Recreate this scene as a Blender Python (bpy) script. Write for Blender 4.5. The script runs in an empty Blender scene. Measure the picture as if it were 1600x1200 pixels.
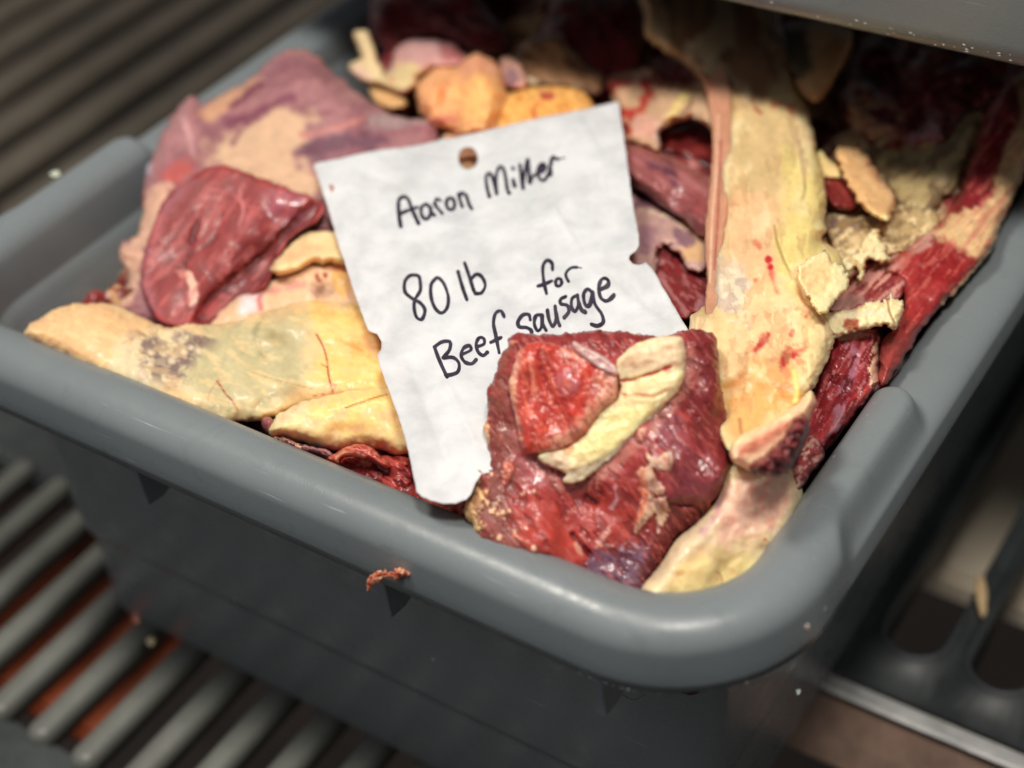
import bpy, bmesh, math, random
import numpy as np
from mathutils import Vector, Matrix, Euler

# ------------------------------------------------------------------ camera, world, lamps, exposure
scene = bpy.context.scene
COL = scene.collection
CAM_P = np.array([0.522, -0.2696, 0.3701])
CAM_E = (0.868, 0.0686, 0.5734)
FPX = 2500.0                      # focal length in pixels of the 1600 px wide photograph

cd = bpy.data.cameras.new('camera')
cam = bpy.data.objects.new('camera', cd)
COL.objects.link(cam)
cam.location = CAM_P.tolist()
cam.rotation_euler = Euler(CAM_E, 'XYZ')
cd.sensor_width = 36.0
cd.lens = FPX / 1600.0 * 36.0
cd.clip_start = 0.01
cd.clip_end = 60.0
cd.dof.use_dof = True
cd.dof.focus_distance = 0.56
cd.dof.aperture_fstop = 4.3
cd.dof.aperture_blades = 0
scene.camera = cam

world = bpy.data.worlds.new('World')
scene.world = world
world.use_nodes = True
world.node_tree.nodes['Background'].inputs[0].default_value = (0.96, 0.92, 0.90, 1)
world.node_tree.nodes['Background'].inputs[1].default_value = 0.17

def area_lamp(name, loc, target, size, size_y, power, color):
    ld = bpy.data.lights.new(name, 'AREA')
    ld.shape = 'RECTANGLE'
    ld.size, ld.size_y, ld.energy, ld.color = size, size_y, power, color
    o = bpy.data.objects.new(name, ld)
    COL.objects.link(o)
    o.location = loc
    d = Vector(target) - Vector(loc)
    o.rotation_euler = d.to_track_quat('-Z', 'Y').to_euler()
    return o
area_lamp('key_lamp', (-0.14, -0.10, 1.30), (0.22, 0.14, 0.0), 0.24, 0.24, 11.5, (1.0, 0.93, 0.83))
area_lamp('second_lamp', (0.60, -0.18, 1.30), (0.28, 0.12, 0.0), 0.22, 0.22, 13.5, (1.0, 0.94, 0.86))
area_lamp('cool_fill', (0.1, -1.3, 1.5), (0.1, 0.1, 0.0), 1.2, 0.5, 2.5, (0.80, 0.88, 1.0))  # added cool fill from the front, no such source is seen

scene.view_settings.view_transform = 'Standard'
scene.view_settings.look = 'None'
scene.view_settings.exposure = 0.10
scene.view_settings.gamma = 1.0
scene.cycles.use_denoising = True
scene.cycles.max_bounces = 8
scene.cycles.caustics_reflective = False
scene.cycles.caustics_refractive = False

# ------------------------------------------------------------------ helpers: photograph ray -> place
_a, _b, _c = CAM_E
_Rx = np.array([[1, 0, 0], [0, math.cos(_a), -math.sin(_a)], [0, math.sin(_a), math.cos(_a)]])
_Ry = np.array([[math.cos(_b), 0, math.sin(_b)], [0, 1, 0], [-math.sin(_b), 0, math.cos(_b)]])
_Rz = np.array([[math.cos(_c), -math.sin(_c), 0], [math.sin(_c), math.cos(_c), 0], [0, 0, 1]])
RM = _Rz @ _Ry @ _Rx

def rays(px, py):
    px = np.asarray(px, float); py = np.asarray(py, float)
    d = np.stack([(px - 800) / FPX, -(py - 600) / FPX, -np.ones_like(px)], -1)
    return d @ RM.T

def at(px, py, z):
    """the point of height z that stands at this place of the photograph"""
    d = rays(px, py)
    t = (z - CAM_P[2]) / d[..., 2]
    return CAM_P + d * t[..., None]

def plane_of(anchors):
    p = [at(a[0], a[1], a[2]) for a in anchors]
    n = np.cross(p[1] - p[0], p[2] - p[0]); n /= np.linalg.norm(n)
    return p[0], n

def on_plane(px, py, pl):
    d = rays(px, py)
    t = ((pl[0] - CAM_P) @ pl[1]) / (d @ pl[1])
    return CAM_P + d * t[..., None]

def lin(c):
    c = np.asarray(c, float) / 255.0
    return np.where(c <= 0.04045, c / 12.92, ((c + 0.055) / 1.055) ** 2.4)

def hash2(ix, iy, seed):
    h = (ix.astype(np.int64) * 374761393 + iy.astype(np.int64) * 668265263 + seed * 2147483647 + 1013904223) & 0xffffffff
    h = ((h ^ (h >> 13)) * 1274126177) & 0xffffffff
    h = ((h ^ (h >> 16)) * 2246822519) & 0xffffffff
    return ((h ^ (h >> 15)) & 0xffffff) / float(0xffffff) * 2 - 1

def vnoise(x, y, seed=0):
    ix = np.floor(x); iy = np.floor(y)
    fx = x - ix; fy = y - iy
    fx = fx * fx * fx * (fx * (fx * 6 - 15) + 10); fy = fy * fy * fy * (fy * (fy * 6 - 15) + 10)
    a = hash2(ix, iy, seed); b = hash2(ix + 1, iy, seed)
    c = hash2(ix, iy + 1, seed); d = hash2(ix + 1, iy + 1, seed)
    return (a * (1 - fx) + b * fx) * (1 - fy) + (c * (1 - fx) + d * fx) * fy

def fbm(x, y, seed=0, octv=4, gain=0.5):
    s = 0; a = 1.0; n = 0
    for k in range(octv):
        ca, sa = math.cos(0.6 * k + 0.3), math.sin(0.6 * k + 0.3)
        s = s + a * vnoise((x * ca - y * sa) * 2 ** k + 17.3 * k, (x * sa + y * ca) * 2 ** k - 9.1 * k, seed + k)
        n += a; a *= gain
    return s / n * 1.6

def sstep(e0, e1, x):
    t = np.clip((x - e0) / (e1 - e0 + 1e-12), 0, 1)
    return t * t * (3 - 2 * t)

def smooth_poly(pts, closed=True, sub=5):
    """Catmull-Rom through the points"""
    p = np.array(pts, float); n = len(p); out = []
    rng = range(n) if closed else range(n - 1)
    for i in rng:
        if closed: a, b, c, d = p[(i - 1) % n], p[i], p[(i + 1) % n], p[(i + 2) % n]
        else: a, b, c, d = p[max(i - 1, 0)], p[i], p[i + 1], p[min(i + 2, n - 1)]
        for k in range(sub):
            t = k / sub
            out.append(0.5 * ((2 * b) + (-a + c) * t + (2 * a - 5 * b + 4 * c - d) * t * t + (-a + 3 * b - 3 * c + d) * t ** 3))
    if not closed: out.append(p[-1])
    return np.array(out)

def seg_dist(x, y, poly, closed):
    """distance to a polyline, vectorised in chunks"""
    n = len(poly); idx = range(n if closed else n - 1)
    best = np.full(x.shape, 1e18)
    for i in idx:
        ax, ay = poly[i]; bx, by = poly[(i + 1) % n]
        dx, dy = bx - ax, by - ay; L = dx * dx + dy * dy + 1e-12
        t = np.clip(((x - ax) * dx + (y - ay) * dy) / L, 0, 1)
        d = (x - ax - t * dx) ** 2 + (y - ay - t * dy) ** 2
        np.minimum(best, d, out=best)
    return np.sqrt(best)

def inside(x, y, poly):
    n = len(poly); c = np.zeros(x.shape, bool)
    for i in range(n):
        ax, ay = poly[i]; bx, by = poly[(i + 1) % n]
        if ay == by: continue
        hit = ((ay > y) != (by > y)) & (x < (bx - ax) * (y - ay) / (by - ay) + ax)
        c ^= hit
    return c

def sdf(x, y, poly):
    d = seg_dist(x, y, poly, True)
    return np.where(inside(x, y, poly), d, -d)      # positive inside

def link(name, me, parent=None, mats=()):
    o = bpy.data.objects.new(name, me)
    COL.objects.link(o)
    for m in mats: me.materials.append(m)
    if parent is not None: o.parent = parent
    return o

def tag(o, label=None, cat=None, group=None, kind=None):
    if label: o['label'] = label
    if cat: o['category'] = cat
    if group: o['group'] = group
    if kind: o['kind'] = kind
    return o

def np_mesh(name, verts, quads, smooth=True, tris=None):
    me = bpy.data.meshes.new(name)
    verts = np.asarray(verts, np.float32)
    nq = len(quads); nt = 0 if tris is None else len(tris)
    me.vertices.add(len(verts)); me.vertices.foreach_set('co', verts.ravel())
    loops = np.asarray(quads, np.int32).ravel()
    starts = np.arange(nq, dtype=np.int32) * 4
    if nt:
        starts = np.concatenate([starts, nq * 4 + np.arange(nt, dtype=np.int32) * 3])
        loops = np.concatenate([loops, np.asarray(tris, np.int32).ravel()])
    me.loops.add(len(loops)); me.loops.foreach_set('vertex_index', loops.astype(np.int32))
    me.polygons.add(nq + nt); me.polygons.foreach_set('loop_start', starts.astype(np.int32))
    me.update(calc_edges=True); me.validate()
    me.polygons.foreach_set('use_smooth', np.full(nq + nt, smooth))
    me.update()
    return me

def set_attr(me, name, typ, data):
    a = me.attributes.new(name, typ, 'POINT')
    key = {'FLOAT': 'value', 'FLOAT_COLOR': 'color', 'FLOAT_VECTOR': 'vector'}[typ]
    a.data.foreach_set(key, np.asarray(data, np.float32).ravel())

# ------------------------------------------------------------------ materials
def new_mat(name):
    m = bpy.data.materials.new(name); m.use_nodes = True
    nt = m.node_tree; b = nt.nodes['Principled BSDF']
    return m, nt, b
def nd(nt, typ, **kw):
    n = nt.nodes.new(typ)
    for k, v in kw.items(): setattr(n, k, v)
    return n
def noise(nt, vec, scale, detail=4, rough=0.55, dist=0.0):
    n = nd(nt, 'ShaderNodeTexNoise')
    n.inputs['Scale'].default_value = scale; n.inputs['Detail'].default_value = detail
    n.inputs['Roughness'].default_value = rough; n.inputs['Distortion'].default_value = dist
    if vec is not None: nt.links.new(vec, n.inputs['Vector'])
    return n
def mrange(nt, src, a, b, c, d):
    n = nd(nt, 'ShaderNodeMapRange')
    for i, v in zip((1, 2, 3, 4), (a, b, c, d)): n.inputs[i].default_value = v
    nt.links.new(src, n.inputs[0]); return n.outputs[0]
def math_n(nt, op, a, b):
    n = nd(nt, 'ShaderNodeMath', operation=op)
    for i, v in enumerate((a, b)):
        if hasattr(v, 'is_linked') or isinstance(v, bpy.types.NodeSocket): nt.links.new(v, n.inputs[i])
        else: n.inputs[i].default_value = v
    return n.outputs[0]
def mixc(nt, fac, a, b, mode='MIX'):
    n = nd(nt, 'ShaderNodeMix', data_type='RGBA', blend_type=mode)
    for s, v in ((n.inputs[0], fac), (n.inputs[6], a), (n.inputs[7], b)):
        if isinstance(v, bpy.types.NodeSocket): nt.links.new(v, s)
        elif isinstance(v, (int, float)): s.default_value = v
        else: s.default_value = (*v, 1)
    return n.outputs[2]
def bump(nt, b, h, strength, dist):
    n = nd(nt, 'ShaderNodeBump'); n.inputs['Strength'].default_value = strength; n.inputs['Distance'].default_value = dist
    nt.links.new(h, n.inputs['Height']); nt.links.new(n.outputs[0], b.inputs['Normal']); return n

def flesh_material():
    m, nt, b = new_mat('raw_flesh')
    col = nd(nt, 'ShaderNodeAttribute', attribute_name='col')
    wet = nd(nt, 'ShaderNodeAttribute', attribute_name='wet')
    gr = nd(nt, 'ShaderNodeAttribute', attribute_name='grain')
    fc = nd(nt, 'ShaderNodeAttribute', attribute_name='fibre')
    tc = nd(nt, 'ShaderNodeTexCoord')
    fib = noise(nt, fc.outputs['Vector'], 1.0, 4, 0.62, 0.4)
    fine = noise(nt, tc.outputs['Object'], 420, 4, 0.65)
    mid = noise(nt, tc.outputs['Object'], 110, 3, 0.6)
    # colour: attribute x fine variation
    v1 = mrange(nt, fine.outputs[0], 0.3, 0.7, 0.93, 1.06)
    v2 = mrange(nt, fib.outputs[0], 0.3, 0.7, -0.20, 0.20)
    v2 = math_n(nt, 'MULTIPLY', v2, gr.outputs['Fac'])
    v3 = mrange(nt, mid.outputs[0], 0.3, 0.7, -0.06, 0.06)
    v = math_n(nt, 'ADD', math_n(nt, 'ADD', v1, v2), v3)
    vv = nd(nt, 'ShaderNodeVectorMath', operation='SCALE')
    nt.links.new(col.outputs['Color'], vv.inputs[0]); nt.links.new(v, vv.inputs['Scale'])
    nt.links.new(vv.outputs[0], b.inputs['Base Color'])
    # wetness -> roughness, broken up
    r = mrange(nt, wet.outputs['Fac'], 0, 1, 0.52, 0.30)
    r = math_n(nt, 'ADD', r, mrange(nt, mid.outputs[0], 0.3, 0.7, -0.07, 0.12))
    nt.links.new(r, b.inputs['Roughness'])
    b.inputs['IOR'].default_value = 1.38
    b.inputs['Subsurface Weight'].default_value = 0.65
    b.inputs['Subsurface Radius'].default_value = (1.0, 0.42, 0.25)
    b.inputs['Subsurface Scale'].default_value = 0.008
    nt.links.new(mrange(nt, wet.outputs['Fac'], 0, 1, 0.05, 0.34), b.inputs['Coat Weight'])
    b.inputs['Coat Roughness'].default_value = 0.16
    h = math_n(nt, 'MULTIPLY', fib.outputs[0], math_n(nt, 'MULTIPLY', gr.outputs['Fac'], 1.1))
    h = math_n(nt, 'ADD', h, math_n(nt, 'MULTIPLY', fine.outputs[0], 0.3))
    h = math_n(nt, 'ADD', h, math_n(nt, 'MULTIPLY', mid.outputs[0], 0.6))
    bump(nt, b, h, 0.26, 0.0009)
    return m
FLESH = flesh_material()

def plastic_material(name, base, rough=0.36, worn=1.0):
    m, nt, b = new_mat(name)
    tc = nd(nt, 'ShaderNodeTexCoord'); g = tc.outputs['Object']
    big = noise(nt, g, 9, 5, 0.6)
    smear = noise(nt, g, 45, 5, 0.7, 1.2)
    fine = noise(nt, g, 1500, 2, 0.5)
    c = mixc(nt, mrange(nt, big.outputs[0], 0.3, 0.7, 0, 1), [x * 0.90 for x in base], [x * 1.08 for x in base])
    c = mixc(nt, mrange(nt, smear.outputs[0], 0.60, 0.73, 0, 0.24 * worn), c, [x * 0.55 for x in base])
    # scratches: thin stretched noise lines in two directions
    hs = None
    for k, (rz, sx, sy) in enumerate(((0.5, 30, 900), (-0.9, 24, 700))):
        mp = nd(nt, 'ShaderNodeMapping'); mp.inputs['Rotation'].default_value = (0.3 * k, 0.2, rz)
        mp.inputs['Scale'].default_value = (sx, sy, sy * 0.7); nt.links.new(g, mp.inputs[0])
        s = noise(nt, mp.outputs[0], 1, 2, 0.5)
        gate = noise(nt, g, 26 + 9 * k, 3, 0.6)
        f = math_n(nt, 'MULTIPLY', mrange(nt, s.outputs[0], 0.70, 0.76, 0, 1), mrange(nt, gate.outputs[0], 0.5, 0.62, 0, 1))
        hs = f if hs is None else math_n(nt, 'MAXIMUM', hs, f)
    c = mixc(nt, math_n(nt, 'MULTIPLY', hs, 0.5 * worn), c, [min(1, x * 2.2) for x in base])
    # little nicks
    nk = noise(nt, g, 160, 2, 0.5)
    f = mrange(nt, nk.outputs[0], 0.765, 0.80, 0, 0.6 * worn)
    c = mixc(nt, f, c, [min(1, x * 2.6) for x in base])
    nt.links.new(c, b.inputs['Base Color'])
    r = math_n(nt, 'ADD', rough, mrange(nt, smear.outputs[0], 0.3, 0.7, -0.07, 0.16))
    r = math_n(nt, 'ADD', r, math_n(nt, 'MULTIPLY', hs, 0.2))
    nt.links.new(r, b.inputs['Roughness'])
    b.inputs['IOR'].default_value = 1.46
    h = math_n(nt, 'ADD', math_n(nt, 'MULTIPLY', fine.outputs[0], 0.35), math_n(nt, 'MULTIPLY', smear.outputs[0], 0.5))
    h = math_n(nt, 'SUBTRACT', h, math_n(nt, 'MULTIPLY', hs, 0.8))
    bump(nt, b, h, 0.28, 0.0005)
    return m
TUB_MAT = plastic_material('grey_tub_plastic', (0.168, 0.193, 0.204), 0.27, 1.5)
TUB_BODY_MAT = TUB_MAT

def simple_mat(name, base, rough=0.5, metal=0.0, var=0.25, scale=60, bs=0.2):
    m, nt, b = new_mat(name)
    tc = nd(nt, 'ShaderNodeTexCoord')
    n = noise(nt, tc.outputs['Object'], scale, 5, 0.65)
    c = mixc(nt, mrange(nt, n.outputs[0], 0.3, 0.7, 0, 1), [x * (1 - var) for x in base], [min(1, x * (1 + var)) for x in base])
    nt.links.new(c, b.inputs['Base Color'])
    nt.links.new(mrange(nt, n.outputs[0], 0.3, 0.7, max(0.05, rough - 0.1), rough + 0.1), b.inputs['Roughness'])
    b.inputs['Metallic'].default_value = metal
    bump(nt, b, n.outputs[0], bs, 0.001)
    return m

def paper_material():
    m, nt, b = new_mat('butcher_paper')
    tc = nd(nt, 'ShaderNodeTexCoord'); g = tc.outputs['Object']
    cl = noise(nt, g, 55, 5, 0.6, 0.3)         # cloudy formation of the sheet
    fine = noise(nt, g, 700, 3, 0.6)
    big = noise(nt, g, 16, 3, 0.5)
    c = mixc(nt, mrange(nt, cl.outputs[0], 0.38, 0.68, 0, 1), (0.67, 0.67, 0.685), (0.50, 0.505, 0.525))
    c = mixc(nt, mrange(nt, big.outputs[0], 0.5, 0.75, 0, 0.25), c, (0.59, 0.60, 0.67))
    nt.links.new(c, b.inputs['Base Color'])
    b.inputs['Roughness'].default_value = 0.62
    b.inputs['Subsurface Weight'].default_value = 0.1
    b.inputs['Subsurface Scale'].default_value = 0.002
    h = math_n(nt, 'ADD', math_n(nt, 'MULTIPLY', fine.outputs[0], 0.3), math_n(nt, 'MULTIPLY', cl.outputs[0], 0.7))
    bump(nt, b, h, 0.35, 0.0006)
    return m
PAPER = paper_material()
INK = simple_mat('dark_marker_ink', (0.022, 0.015, 0.034), 0.55, 0, 0.7, 420, 0.05)
SLAT_MAT = simple_mat('grey_shelf_plastic', (0.13, 0.135, 0.12), 0.42, 0, 0.2, 25)
BLACK_MAT = simple_mat('black_shelf_plastic', (0.030, 0.036, 0.038), 0.5, 0, 0.35, 40)
STEEL_MAT = simple_mat('brushed_steel', (0.78, 0.78, 0.76), 0.45, 0.6, 0.12, 90)
BROWN_MAT = simple_mat('rusty_brown_paint', (0.29, 0.19, 0.14), 0.55, 0, 0.35, 50)
BACKSLAT_MAT = simple_mat('brownish_shelf_plastic', (0.10, 0.085, 0.065), 0.55, 0, 0.2, 25)
FLOOR_MAT = simple_mat('dark_floor_tile', (0.045, 0.033, 0.026), 0.6, 0, 0.4, 14)
RUST_MAT = simple_mat('rust_orange_paint', (0.26, 0.050, 0.012), 0.6, 0, 0.4, 20)
KHAKI_MAT = simple_mat('khaki_board', (0.62, 0.54, 0.42), 0.6, 0, 0.2, 10)

# ------------------------------------------------------------------ slabs of flesh
ALB = 1.02        # photo colour -> reflectance, at the brightness of the lit front

def slab(name, outline, plane, T=0.010, rw=None, s=2.5, base=(150, 60, 55), layers=(), heights=(), rough=0.0008, rs=26,
         ragged=2.0, rag_s=14, wet=0.5, grain=0.5, fang=0.0, fstretch=7.0, Tb=None, seed=1, label=None, cat=None, group=None,
         parent=None, mat=None, edge=0.55, sub=5):
    """a closed piece of meat or fat: an outline laid on a sloping plane, domed above and below, with lumps, folds and patches"""
    poly = smooth_poly(outline, True, sub)
    pl = plane_of(plane)
    x0, y0 = poly.min(0) - 6; x1, y1 = poly.max(0) + 6
    nx = int((x1 - x0) / s) + 2; ny = int((y1 - y0) / s) + 2
    gx, gy = np.meshgrid(x0 + np.arange(nx) * s, y0 + np.arange(ny) * s)
    def D(x, y):
        d = sdf(x, y, poly)
        if ragged: d = d + ragged * fbm(x / rag_s, y / rag_s, seed + 50, 3, 0.6)
        return d
    d = D(gx, gy)
    e = 0.5
    near = np.abs(d) < s * 1.3
    X = gx.copy(); Y = gy.copy()
    # cells whose four corners are (nearly) inside
    ok = d > -0.55 * s
    cell = ok[:-1, :-1] & ok[1:, :-1] & ok[:-1, 1:] & ok[1:, 1:]
    used = np.zeros(ok.shape, bool)
    used[:-1, :-1] |= cell; used[1:, :-1] |= cell; used[:-1, 1:] |= cell; used[1:, 1:] |= cell
    full = np.zeros(ok.shape, bool)
    full[1:-1, 1:-1] = cell[:-1, :-1] & cell[1:, :-1] & cell[:-1, 1:] & cell[1:, 1:]
    border = used & ~full
    bx, by = gx[border], gy[border]
    for _ in range(2):
        dd = D(bx, by); gxx = (D(bx + e, by) - D(bx - e, by)) / (2 * e); gyy = (D(bx, by + e) - D(bx, by - e)) / (2 * e)
        g2 = np.maximum(gxx ** 2 + gyy ** 2, 0.25)
        st = np.clip(dd, -1.5 * s, 1.5 * s)
        bx = bx - st * gxx / g2; by = by - st * gyy / g2
    X[border], Y[border] = bx, by
    idx = -np.ones(ok.shape, int); idx[used] = np.arange(used.sum())
    x = X[used]; y = Y[used]; bd = border[used]
    dist = np.where(bd, 0.0, np.maximum(d[used], 0.0))
    # wide smooth distance for the dome
    if rw is None: rw = max(18.0, 0.45 * dist.max())
    t = np.clip(dist / rw, 0, 1)
    dome = np.power(1 - (1 - t) ** 2, edge)
    h = T * dome
    if len(heights):
        hp = np.array(heights, float); num = 0; den = 1e-9
        for q in hp:
            w_ = 1.0 / (((x - q[0]) ** 2 + (y - q[1]) ** 2) + 120.0) ** 1.6
            num = num + w_ * q[2]; den = den + w_
        h = h + num / den * sstep(0, 1, t * 1.6)
    body = sstep(0.0, 1.0, dist / 9.0)
    h = h + rough * fbm(x / rs, y / rs, seed, 5, 0.42) * body
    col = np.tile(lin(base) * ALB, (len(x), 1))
    W = np.full(len(x), float(wet)); G = np.full(len(x), float(grain))
    # broad natural variation
    nv = fbm(x / 38, y / 38, seed + 7, 4, 0.6)
    col = col * (1 + 0.10 * nv[:, None] * np.array([0.8, 1.1, 1.2]))
    for k, L in enumerate(layers):
        typ = L['t']; sd = seed * 31 + k * 7
        if typ == 'poly':
            m = sdf(x, y, smooth_poly(L['p'], True, 4))
        elif typ == 'line':
            pp = smooth_poly(L['p'], False, 5)
            m = L.get('w', 4) - seg_dist(x, y, pp, False)
        elif typ == 'dots':
            m = np.full(len(x), -99.0)
            for q in L['p']: m = np.maximum(m, q[2] - np.hypot(x - q[0], y - q[1]))
        elif typ == 'noise':
            ca, sa = math.cos(math.radians(L.get('ang', 0))), math.sin(math.radians(L.get('ang', 0)))
            u = (x * ca + y * sa) / L.get('sx', 20); v_ = (-x * sa + y * ca) / L.get('sy', 20)
            m = (fbm(u, v_, sd, L.get('o', 4), 0.55) - L.get('th', 0.2)) * 40
            if 'p' in L: m = np.minimum(m, sdf(x, y, smooth_poly(L['p'], True, 4)) * 0.6)
        if L.get('j', 0): m = m + L['j'] * fbm(x / L.get('js', 12), y / L.get('js', 12), sd + 3, 4, 0.6)
        so = L.get('s', 4)
        a = sstep(-so / 2, so / 2, m)
        if 'c' in L:
            aa = (a * L.get('a', 1.0))[:, None]
            cc = lin(L['c']) * ALB
            cc = cc * (1 + 0.07 * fbm(x / 9, y / 9, sd + 5, 3)[:, None])
            col = col * (1 - aa) + cc * aa
        if 'h' in L:
            hs = L.get('hs', so * 1.5)
            h = h + L['h'] * sstep(-hs / 2, hs / 2, m) * body
        if 'wet' in L: W = W * (1 - a) + L['wet'] * a
        if 'g' in L: G = G * (1 - a) + L['g'] * a
    lum = (col @ np.array([0.25, 0.6, 0.15]))[:, None]; kf = 0.93 + 0.07 * sstep(0.12, 0.4, lum); col = np.clip(col * kf + lum * (1 - kf), 0.002, 1)
    base_p = on_plane(x, y, pl)
    cen = base_p.mean(0); c = CAM_P - cen; c /= np.linalg.norm(c)
    h = np.where(bd, 0, h)
    if Tb is None: Tb = T * 0.8
    top = base_p + c * h[:, None]
    bot = base_p[~bd] - c * (Tb * dome[~bd])[:, None]
    nb = len(x); bi = np.arange(nb); bi[~bd] = nb + np.arange((~bd).sum())
    cy, cx = np.nonzero(cell)
    a0, a1, a2, a3 = idx[cy, cx], idx[cy + 1, cx], idx[cy + 1, cx + 1], idx[cy, cx + 1]
    q1 = np.stack([a0, a1, a2, a3], 1)
    qb = bi[q1][:, ::-1]
    verts = np.concatenate([top, bot]); origin = cen.copy()
    par_org = np.array(parent['org']) if parent is not None and 'org' in parent else (np.zeros(3))
    me = np_mesh(name, verts - origin, np.concatenate([q1, qb]))
    keep = np.concatenate([np.arange(nb), np.nonzero(~bd)[0]])
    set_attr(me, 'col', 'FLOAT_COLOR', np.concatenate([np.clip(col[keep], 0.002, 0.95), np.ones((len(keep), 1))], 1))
    set_attr(me, 'wet', 'FLOAT', W[keep]); set_attr(me, 'grain', 'FLOAT', G[keep])
    fa = math.radians(fang); ca, sa = math.cos(fa), math.sin(fa)
    wob = fbm(x / 60, y / 60, seed + 11, 3) * 10
    u = (x * ca + y * sa) / (6.0 * fstretch); v_ = (-x * sa + y * ca + wob) / 6.0
    set_attr(me, 'fibre', 'FLOAT_VECTOR', np.stack([u[keep], v_[keep], h[keep] * 0 + seed], 1))
    o = link(name, me, None, [mat or FLESH])
    if parent is not None:
        o.parent = parent
        o.location = (origin - np.array(parent.location)).tolist()
    else:
        o.location = origin.tolist()
    if label: tag(o, label, cat, group)
    return o

def P(pts, c=None, **k): return dict(t='poly', p=pts, **({'c': c} if c else {}), **k)
def Ln(pts, w, c=None, **k): return dict(t='line', p=pts, w=w, **({'c': c} if c else {}), **k)
def N(c, sx, sy, ang=0, th=0.2, **k): return dict(t='noise', sx=sx, sy=sy, ang=ang, th=th, **({'c': c} if c else {}), **k)
def Dt(pts, c=None, **k): return dict(t='dots', p=pts, **({'c': c} if c else {}), **k)
# ------------------------------------------------------------------ the tub
TW, TL, RW, RH, DZ = 0.40, 0.60, 0.0272, 0.0246, 0.0100
FLOOR_Z = -0.201
TUB_GREY = TUB_MAT

def ring(o, n_c=14, R=0.058, n_s=60):
    """points of a rounded rectangle, inset by o, as (x, y, s) going round"""
    r = max(R - o, 0.006); pts = []
    cs = [((TW - R), R, -90), ((TW - R), TL - R, 0), (R, TL - R, 90), (R, R, 180)]
    for (cx, cy, a0) in cs:
        cx_ = cx if r > 0.006 or True else cx
        for k in range(n_c + 1):
            a = math.radians(a0 + 90 * k / n_c)
            pts.append((cx + r * math.cos(a), cy + r * math.sin(a)))
    out = []
    n = len(pts)
    per = [n_s // 2 if i % 2 else n_s for i in range(4)]
    for i in range(n):
        out.append(pts[i])
        if i % (n_c + 1) == n_c:
            a, b = pts[i], pts[(i + 1) % n]
            m = 260 if abs(a[0] - b[0]) < 1e-6 or abs(b[1] - a[1]) > abs(b[0] - a[0]) else 30
            for k in range(1, m): out.append((a[0] + (b[0] - a[0]) * k / m, a[1] + (b[1] - a[1]) * k / m))
    return np.array(out)

def raise_of(x, y, o):
    """the front and back ends of the rim stand higher than the middle of the long sides; the raised part ends in a rounded cap"""
    yy = np.minimum(y, TL - y)
    o0 = 0.0062 - 0.030 * (1 - sstep(0.035, 0.085, yy))
    r = 0.012
    qx = (o0 + r) - o; qy = yy - (0.152 - r)
    d = np.hypot(np.maximum(qx, 0), np.maximum(qy, 0)) + np.minimum(np.maximum(qx, qy), 0) - r
    return -DZ * sstep(-0.0045, 0.0035, d)

def sweep(profile, closed=False, drop=True):
    rows = []
    for (o, z) in profile:
        p = ring(o)
        zz = np.full(len(p), z)
        if drop and z > -RH:
            zz = zz + raise_of(p[:, 0], p[:, 1], max(o, 0)) * (z + RH) / RH
        rows.append(np.column_stack([p, zz]))
    n = len(rows[0]); m = len(rows)
    V = np.concatenate(rows); Q = []
    ar = np.arange(n); nx = (ar + 1) % n
    for j in range(m if closed else m - 1):
        k = (j + 1) % m
        Q.append(np.stack([j * n + ar, j * n + nx, k * n + nx, k * n + ar], 1))
    return V, np.concatenate(Q)

def empty(name, loc, label, cat, group=None):
    o = bpy.data.objects.new(name, None); COL.objects.link(o); o.location = loc
    o.empty_display_size = 0.05
    return tag(o, label, cat, group)

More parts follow.
